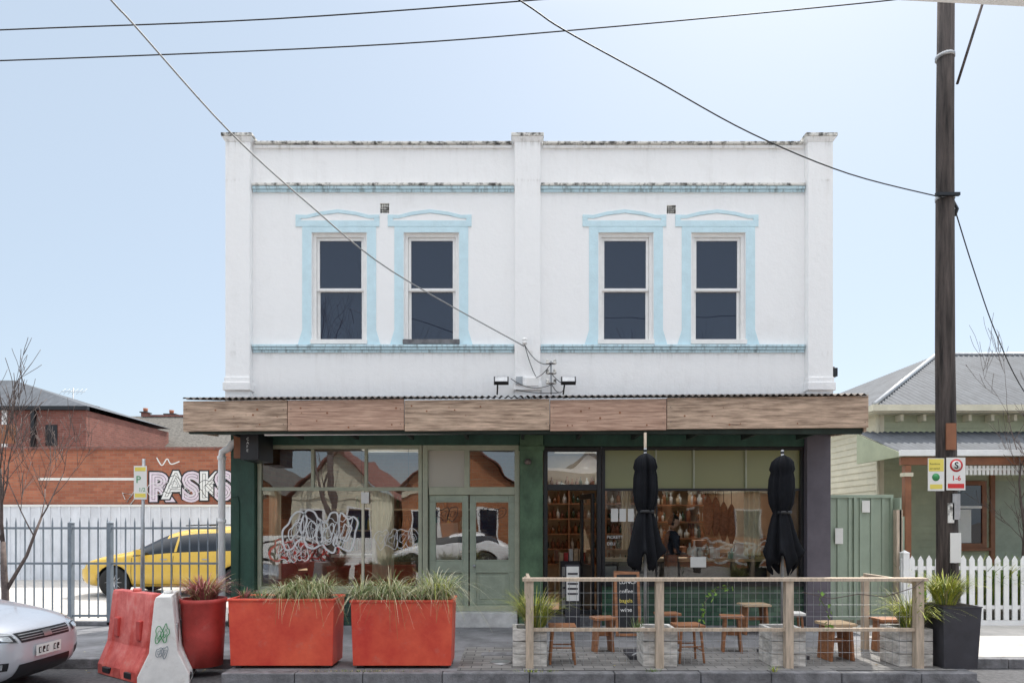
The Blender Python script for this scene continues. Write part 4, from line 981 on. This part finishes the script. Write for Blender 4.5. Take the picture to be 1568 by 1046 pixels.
for q in range(10):
    zz=.3+R.random()*2; X=px0+R.uniform(-.07,.07); b.box(X,X+.02,PD_-.15,PD_-.12,zz,zz+.008,'galv')
b.build()
b=MB('parking_restriction_signs'); sd2=PD_-.17
b.box(PX(1421,sd2),PX(1446,sd2),sd2,sd2+.005,PZ(751,sd2),PZ(701,sd2),'paper'); b.box(PX(1422,sd2),PX(1445,sd2),sd2-.002,sd2-.0005,PZ(721,sd2),PZ(702,sd2),'signy')
b.text('Residents',PX(1423.5,sd2),sd2-.003,PZ(711,sd2),.035,'black'); b.text('excepted',PX(1423.5,sd2),sd2-.003,PZ(718,sd2),.035,'black'); b.lathe([(.05,0),(.05,.002)],(PX(1433,sd2),sd2-.003,PZ(730,sd2)),'signg',20,axis='y'); b.box(PX(1424,sd2),PX(1443,sd2),sd2-.002,sd2-.0005,PZ(748,sd2),PZ(741,sd2),'signy')
b.box(PX(1449,sd2),PX(1478,sd2),sd2-.004,sd2+.001,PZ(750,sd2),PZ(700,sd2),'paper')
c=(PX(1464,sd2),sd2-.006,PZ(712,sd2)); b.lathe([(.085,0),(.085,.001)],c,'signr',28,axis='y'); b.lathe([(.062,-.002),(.062,-.001)],c,'paper',28,axis='y'); b.text('S',c[0],sd2-.010,c[2]-.04,.12,'black',.003,align='CENTER')
b.text('1-6',c[0],sd2-.006,PZ(735,sd2),.09,'signr',.002,align='CENTER'); b.box(PX(1451,sd2),PX(1476,sd2),sd2-.006,sd2-.0045,PZ(747,sd2),PZ(740,sd2),'signr'); b.build()
def wirep(name,pts,r,k):
    b=MB(name); b.tube(smooth([(PX(p,d),d,PZ(q,d)) for p,q,d in pts]),r,k,6); b.build()
wirep('overhead_power_line',[(-500,68,8.6),(0,46,8.5),(420,29,8.4),(860,-3,8.3),(1300,-40,8.4)],.008,'wire')
wirep('overhead_power_line',[(-500,108,8.6),(0,93,8.6),(540,71,8.6),(870,47,8.7),(1340,3,8.8),(1449,-12,8.9)],.008,'wire')
wirep('service_cable',[(803,530,F-.3),(600,415,10.0),(470,310,8.8),(350,200,7.8),(205,38,6.7),(168,-2,6.4),(-60,-260,5.0)],.0095,'wirelt')
wirep('service_cable',[(1446,303,PD_-.1),(1300,266,8.3),(1150,204,7.7),(1000,121,7.1),(862,45,6.6),(795,0,6.4),(500,-190,5.4)],.0075,'wire')
wirep('service_cable',[(1462,320,PD_),(1490,410,9.5),(1525,510,10.2),(1570,602,10.9),(1640,690,12.5)],.008,'wire')

# ------------------------------------------------------------------ right house
h=empty('weatherboard_house')
HX=7.40; HD=13.4; HY2=24
b=MB('walls')
b.box(HX+.0,20,HD,HY2,0,3.98,'sagewall')
zz=.2
while zz<3.9:
    z1=min(zz+.135,3.95)
    b.add([(HX-.028,HD+.05,zz),(HX-.028,HY2,zz),(HX-.008,HY2,z1),(HX-.008,HD+.05,z1),(HX,HD+.05,zz),(HX,HY2,zz)],[(0,1,2,3),(0,4,5,1)],'cream'); zz+=.135
b.box(HX-.04,HX+.07,HD-.03,HD+.05,0,3.95,'cream')
for zz_ in [i*.14+.1 for i in range(27)]: b.box(HX+.08,20,HD-.012,HD-.001,zz_,zz_+.125,'sagewall')
b.build(h)
b=MB('roof')
ex=HX-.3; ey=HD-.35; ez=4.0; rx0=ex+3.7; ry=ey+3.9; rz=5.95
def frontcol():
    pitch=.13; X=ex
    vs=[];i=0
    while X<20.01:
        t=min(1,(X-ex)/(rx0-ex)); o=.024*math.sin(2*math.pi*(X-ex)/pitch)
        vs+= [(X,ey,ez+o),(X,ey+(ry-ey)*t,ez+(rz-ez)*t+o)]; X+=pitch/4; i+=1
    b.add(vs,[(2*q,2*q+2,2*q+3,2*q+1) for q in range(i-1)],'roofiron',True)
    Y=ey; vs=[];i=0
    while Y<HY2:
        t=min(1,(Y-ey)/(ry-ey)); o=.024*math.sin(2*math.pi*(Y-ey)/pitch)
        vs+= [(ex,Y,ez+o),(ex+(rx0-ex)*t,Y,ez+(rz-ez)*t+o)]; Y+=pitch/4; i+=1
    b.add(vs,[(2*q,2*q+2,2*q+3,2*q+1) for q in range(i-1)],'roofiron',True)
frontcol()
b.tube([(ex,ey,ez+.02),(rx0,ry,rz+.03)],.05,'galv',8); b.tube([(rx0,ry,rz+.03),(20,ry,rz+.03)],.05,'galv',8)
b.box(ex-.08,20,ey-.1,ey,ez-.12,ez,'cream'); b.box(ex-.08,ex,ey,HY2,ez-.12,ez,'cream'); b.box(ex,20,ey,HD,ez-.14,ez-.121,'cream'); b.box(ex,HX,HD,HY2,ez-.14,ez-.121,'cream')
x=HX+.3
while x<14: b.box(x,x+.06,HD-.2,HD-.013,3.72,3.85,'cream'); x+=.45
b.tube([(HX-.08,HD-.07,3.86),(HX-.08,HD-.07,.1)],.035,'cream',8)
b.build(h)
b=MB('verandah')
vy=11.95; vz=2.98; vx=PX(1380,vy)
vs=[];X=vx-.05;i=0
while X<20:
    o=.018*math.sin(2*math.pi*X/.12); vs+=[(X,vy-.05,vz+o),(X,HD-.05,3.52+o)]; X+=.03;i+=1
b.add(vs,[(2*q,2*q+2,2*q+3,2*q+1) for q in range(i-1)],'roofiron',True)
b.box(vx-.08,20,vy-.14,vy-.06,vz-.09,vz+.01,'white'); b.box(vx,20,vy,vy+.07,vz-.24,vz-.10,'brownp')
b.yz([(vy-.05,vz-.1),(HD-.02,vz-.1),(HD-.02,3.48),(vy-.05,vz-.02)],vx-.06,vx-.02,'sagewall')
for p in (1390,1585):
    X=PX(p,vy); b.box(X-.055,X+.055,vy-.02,vy+.09,0,vz-.25,'brownp'); b.box(X-.08,X+.08,vy-.04,vy+.11,vz-.45,vz-.38,'cream')
x=PX(1480,vy)
while x<11:
    b.box(x,x+.05,vy+.02,vy+.045,vz-.42,vz-.25,'paper'); x+=.075
b.box(PX(1480,vy),11,vy+.021,vy+.044,vz-.33,vz-.30,'paper')
b.box(vx,20,vy,HD,0,.12,'concrete')
b.build(h,bevel=.004)
b=MB('house_window')
wx0,wx1=PX(1446,HD),PX(1508,HD); wz0,wz1=PZ(838,HD),PZ(736,HD)
frame(b,wx0,wx1,wz0,wz1,.09,HD-.06,HD-.0+.02,'brownp'); b.box(wx0+.09,wx1-.09,HD-.05,HD-.02,(wz0+wz1)/2+.12,(wz0+wz1)/2+.17,'wframe')
b.box(wx0+.09,wx1-.09,HD-.035,HD-.03,wz0+.09,wz1-.09,'upglass'); b.box(wx0+.12,wx1-.3,HD-.042,HD-.037,wz0+.1,(wz0+wz1)/2+.1,'paper')
b.box(wx0-.06,wx1+.06,HD-.1,HD-.0,wz0-.06,wz0,'brownp')
dx=PX(1514,HD); b.box(dx,dx+.09,HD-.06,HD,0.1,wz1+.15,'brownp'); b.box(dx+.9,dx+.99,HD-.06,HD,0.1,wz1+.15,'brownp'); b.box(dx+.09,dx+.9,HD-.03,HD-.013,0.1,wz1,'sage'); b.box(dx,dx+1,HD-.061,HD,wz1+.15,wz1+.24,'brownp')
b.build(h,bevel=.004)
b=MB('side_gate')
gx0,gx1=fx(1270)+.02,PX(1362,11.4)
gy=11.35
b.box(gx0,gx1,gy,gy+.02,.1,PZ(762,gy),'colorbond')
x=gx0+.06
while x<gx1-.05:
    b.xz([(x,.1),(x+.05,.1),(x+.05,PZ(762,gy)),(x,PZ(762,gy))],gy-.02,gy-.001,'colorbond'); x+=.19
b.box(gx0-.0,gx1+.02,gy-.035,gy+.035,PZ(762,gy),PZ(757,gy),'colorbond'); b.box(gx0,gx1,gy-.03,gy+.03,.05,.12,'colorbond')
for X in (gx0,gx1-.03,PX(1306,gy)): b.box(X,X+.045,gy-.04,gy+.04,0,PZ(757,gy)-.04,'colorbond')
b.box(PX(1277,gy),PX(1289,gy),gy-.045,gy-.04,PZ(832,gy),PZ(808,gy),'paper'); b.box(PX(1318,gy),PX(1330,gy),gy-.045,gy-.04,PZ(784,gy),PZ(766,gy),'paper')
b.build(bevel=.003)
b=MB('colorbond_side_fence')
sx_=gx1+.03
b.box(sx_,sx_+.03,F+.1,14,.05,PZ(762,gy),'colorbond'); b.box(PX(1375,11.2)-.05,PX(1375,11.2)+.05,11.15,11.25,0,PZ(780,11.2),'post'); b.box(sx_,PX(1385,11.3),11.3,11.33,.05,PZ(790,11.3),'colorbond'); b.build()
b=MB('picket_fence')
x=PX(1380,F); 
while x<20:
    w=.085; top=fz(850)+R.uniform(-.008,.008)
    b.xz([(x,.09),(x+w,.09),(x+w,top-.07),(x+w/2,top),(x,top-.07)],F+.0,F+.018,'white'); x+=.142
for zz in (.3,.95): b.box(PX(1380,F),20,F+.019,F+.06,zz-.03,zz+.03,'white')
b.box(PX(1376,F),20,F-.012,F+.03,0,.085,'white')
b.box(fx(1386)-.05,fx(1386)+.05,F-.04,F+.07,0,fz(846),'white'); b.frus(fx(1386),F+.015,fz(846),fz(842),.06,.065,.005,.005,'white')
b.build()
b=MB('garden_shrub')
for p in (1400,1490,1520,1535,1560,1590): b.blades(PX(p,11.5),11.5,.25,.35,.2,140,R.uniform(.9,1.15),['gr2','leaf','gr4','gr2'],.7,.014)
b.build()

# ------------------------------------------------------------------ opposite side of street (seen reflected in the glass)
def ophouse(name,x0,x1,zw,zp,k,roof):
    b=MB(name); y=-4.5
    b.box(x0,x1,y-7,y,0,zw,k); b.xz([(x0,zw),(x1,zw),((x0+x1)/2,zp)],y-.2,y,k)
    b.xz([(x0-.3,zw-.1),((x0+x1)/2,zp+.12),(x1+.3,zw-.1),((x0+x1)/2,zp)],y-7.2,y+.25,roof)
    w=(x1-x0)
    for t in (.2,.72):
        frame(b,x0+w*t-.5,x0+w*t+.5,.9,2.3,.08,y+.0,y+.05,'wframe'); b.box(x0+w*t-.42,x0+w*t+.42,y+.031,y+.04,.98,2.22,'upglass')
    b.box(x0+w*.42,x0+w*.42+.95,y+.0,y+.03,0,2.1,'brownp'); b.box(x0,x1,y+.0,y+.05,zw-.25,zw-.1,'cream')
    b.build()
ophouse('opposite_brick_house',-15,-9.6,3.0,4.9,'brickop','slate')
ophouse('opposite_rendered_house',-8.8,-5.0,2.9,4.5,'cream','brickdk')
ophouse('opposite_brick_house',-4.4,.4,3.1,5.0,'brickop','brickdk')
ophouse('opposite_rendered_house',1.0,5.2,2.8,4.4,'white','roofiron')
ophouse('opposite_brick_house',6.0,10.8,3.1,5.0,'brickop','brickdk')
ophouse('opposite_rendered_house',11.6,17,3.0,4.6,'whitewall','slate')
b=MB('opposite_garden_wall')
for x0,x1,k in ((-15,-5.2,'white'),(.8,5.4,'cream'),(6,17,'brickop')): b.box(x0,x1,-3.7,-3.5,0,1.15,k)
tag(b,-9.5,-6.5,.2,.8,-3.495,.04,'black',5,61); tag(b,-9.3,-6.7,.3,.6,-3.49,.02,'signr',5,62); tag(b,7,10,.2,.8,-3.495,.04,'grafw',4,63)
b.build()
b=MB('opposite_awning')
b.add([(.95,-4.4,3.25),(5.5,-4.4,3.25),(5.5,2.25,3.25),(.95,1.965,3.25),(.95,-4.4,3.35),(5.5,-4.4,3.35),(5.5,2.25,3.35),(.95,1.965,3.35)],[(0,3,2,1),(4,5,6,7),(0,1,5,4),(1,2,6,5),(2,3,7,6),(3,0,4,7)],'white'); b.build()
tree('opposite_bare_tree',-6.3,-1.6,0,12.5,21,0,.6,5,.16); tree('opposite_bare_tree',6.6,-1.6,0,9.0,33,0,.6,5,.13)

# ------------------------------------------------------------------ person behind the counter
def person():
    root=empty('cafe_worker_man'); root.location=(PX(1027,12.05),12.05,.06); root.rotation_euler=(0,0,0)
    V=[(0,0,.95),(.01,0,1.12),(.02,0,1.32),(.02,0,1.46),(.03,0,1.53),
       (.02,.17,1.42),(.05,.22,1.14),(.28,.17,1.04),
       (.02,-.17,1.42),(.04,-.23,1.14),(.27,-.18,1.05),
       (0,.10,.88),(.02,.11,.48),(-.01,.11,.08),(.14,.12,.03),
       (0,-.10,.88),(.02,-.11,.48),(-.01,-.11,.08),(.14,-.12,.03)]
    E=[(0,1),(1,2),(2,3),(3,4),(3,5),(5,6),(6,7),(3,8),(8,9),(9,10),(0,11),(11,12),(12,13),(13,14),(0,15),(15,16),(16,17),(17,18)]
    rad=[(.13,.16),(.12,.15),(.125,.17),(.09,.12),(.055,.055),(.07,.07),(.05,.05),(.034,.034),(.07,.07),(.05,.05),(.034,.034),(.095,.095),(.065,.065),(.045,.045),(.04,.04),(.095,.095),(.065,.065),(.045,.045),(.04,.04)]
    def skin(name,V,E,rad,k,lv=2):
        me=bpy.data.meshes.new(name); me.from_pydata(V,E,[]); ob=bpy.data.objects.new(name,me); bpy.context.collection.objects.link(ob)
        md=ob.modifiers.new('sk','SKIN'); 
        for i,r in enumerate(rad): me.skin_vertices[0].data[i].radius=r
        me.skin_vertices[0].data[0].use_root=True
        s=ob.modifiers.new('ss','SUBSURF'); s.levels=lv; s.render_levels=lv
        dg=bpy.context.evaluated_depsgraph_get(); m2=bpy.data.meshes.new_from_object(ob.evaluated_get(dg)); ob.modifiers.clear(); ob.data=m2
        m2.materials.clear()
        for kk in k: m2.materials.append(M[kk])
        for p in m2.polygons: p.use_smooth=True
        ob.parent=root; return ob
    try:
        o=skin('body',V,E,rad,['suit','trous','skin'])
        for p in o.data.polygons:
            z=p.center.z; p.material_index=1 if z<.93 else (2 if z>1.50 else 0)
        for s in (1,-1):
            w=Vector((.27,s*.175,1.045)); HV=[tuple(w),tuple(w+Vector((.06,-s*.005,-.005)))]; HE=[(0,1)]; HR=[(.028,.024),(.034,.02)]
            for q,(dy,L) in enumerate(((-.03,.075),(-.01,.085),(.01,.08),(.03,.062))):
                base=w+Vector((.09,dy,-.005)); i=len(HV); HV+= [tuple(base),tuple(base+Vector((L*.5,dy*.15,-.012))),tuple(base+Vector((L*.9,dy*.2,-.04)))]; HE+= [(1,i),(i,i+1),(i+1,i+2)]; HR+= [(.010,.010),(.009,.009),(.008,.008)]
            i=len(HV); HV+= [tuple(w+Vector((.04,-s*.04,-.01))),tuple(w+Vector((.08,-s*.055,-.02)))]; HE+= [(0,i),(i,i+1)]; HR+= [(.012,.012),(.009,.009)]
            skin('hand',HV,HE,HR,['skin'],1)
    except Exception as ex: print('person skin failed',ex)
    b=MB('head'); n=24; vs=[]; rows=16
    for i in range(rows+1):
        ph=math.pi*i/rows; z=math.cos(ph)
        for j in range(n):
            a=2*math.pi*j/n; x=math.sin(ph)*math.cos(a); y=math.sin(ph)*math.sin(a)
            X=.098*x;Y=.076*y;Z=.122*z
            if z<0: X*=1-.18*(-z); Y*=1-.28*(-z)
            if x>.75 and abs(y)<.2 and -.35<z<.12: X+=.022*(1-abs(y)/.2)*(1-max(0,z+.25)/.4)
            if x>.6 and -.62<z<-.45 and abs(y)<.35: X+=.006
            vs.append((X,Y,Z))
    b.M=Matrix.Translation((.055,0,1.66))@Matrix.Rotation(math.radians(8),4,'Y')
    b.add(vs,[(i*n+j,i*n+(j+1)%n,(i+1)*n+(j+1)%n,(i+1)*n+j) for i in range(rows) for j in range(n)],'skin',True)
    hv=[(v[0]*1.07-.004,v[1]*1.08,v[2]*1.06+.002) for v in vs]; hf=[]
    for i in range(rows):
        for j in range(n):
            c=hv[i*n+j]
            if c[2]>.065 or (c[0]<-.005 and c[2]>-.055): hf.append((i*n+j,i*n+(j+1)%n,(i+1)*n+(j+1)%n,(i+1)*n+j))
    b.add(hv,hf,'hair',True)
    for s in (-1,1):
        b.lathe([(.004,-.005),(.022,-.004),(.024,.006),(.01,.008)],(0,s*.078,-.005),'skin',12,axis='y')
        b.lathe([(.002,-.008),(.009,-.004),(.009,.004),(.002,.008)],(.086,s*.030,.012),'paper',8); b.lathe([(.002,-.005),(.005,0),(.002,.005)],(.093,s*.030,.012),'black',8)
        b.box(.088,.094,s*.03-.014,s*.03+.014,.032,.037,'hair')
    b.box(.086,.0915,-.02,.02,-.062,-.056,'meat')
    b.build(root)
person()

# ------------------------------------------------------------------ world, sun, camera
w=bpy.data.worlds.new('World'); scene.world=w; w.use_nodes=True; nt=w.node_tree
bg=nt.nodes['Background']; sky=nt.nodes.new('ShaderNodeTexSky'); sky.sky_type='NISHITA'; sky.sun_disc=False
EL,AZ=math.radians(56),math.radians(27)
sky.sun_elevation=EL; sky.sun_rotation=AZ; sky.air_density=1.0; sky.dust_density=1.3; sky.ozone_density=1.0
# pale haze blended over the clear sky; overhead glow added to brighten the facade
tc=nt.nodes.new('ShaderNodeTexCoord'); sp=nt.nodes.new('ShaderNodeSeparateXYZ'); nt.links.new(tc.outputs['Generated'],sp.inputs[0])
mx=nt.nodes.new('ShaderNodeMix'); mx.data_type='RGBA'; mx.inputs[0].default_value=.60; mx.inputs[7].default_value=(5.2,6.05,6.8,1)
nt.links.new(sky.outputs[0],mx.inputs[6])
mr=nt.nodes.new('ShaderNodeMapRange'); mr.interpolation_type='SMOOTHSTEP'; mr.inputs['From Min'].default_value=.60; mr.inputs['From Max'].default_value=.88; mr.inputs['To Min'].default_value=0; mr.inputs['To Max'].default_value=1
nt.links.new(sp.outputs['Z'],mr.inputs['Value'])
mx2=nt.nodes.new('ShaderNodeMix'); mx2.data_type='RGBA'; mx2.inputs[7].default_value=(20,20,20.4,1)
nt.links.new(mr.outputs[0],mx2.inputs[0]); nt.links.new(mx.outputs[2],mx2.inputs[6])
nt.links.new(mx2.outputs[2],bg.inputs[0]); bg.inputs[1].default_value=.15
sl=bpy.data.lights.new('sun','SUN'); sl.energy=5; sl.angle=math.radians(.5); sl.color=(1,.95,.87)
so=bpy.data.objects.new('sun',sl); bpy.context.collection.objects.link(so)
S=Vector((math.sin(AZ)*math.cos(EL),math.cos(AZ)*math.cos(EL),math.sin(EL))); so.rotation_euler=S.to_track_quat('Z','Y').to_euler(); so.location=(5,5,20)
cam=bpy.data.cameras.new('camera'); co=bpy.data.objects.new('camera',cam); bpy.context.collection.objects.link(co)
co.location=(0,0,EYE); co.rotation_euler=(math.radians(90),0,0); cam.sensor_width=36; cam.lens=FOC/1568*36; cam.shift_y=277.5/1568; cam.clip_end=2000; cam.clip_start=.05
scene.camera=co
scene.view_settings.view_transform='Standard'; scene.view_settings.look='None'; scene.view_settings.exposure=0
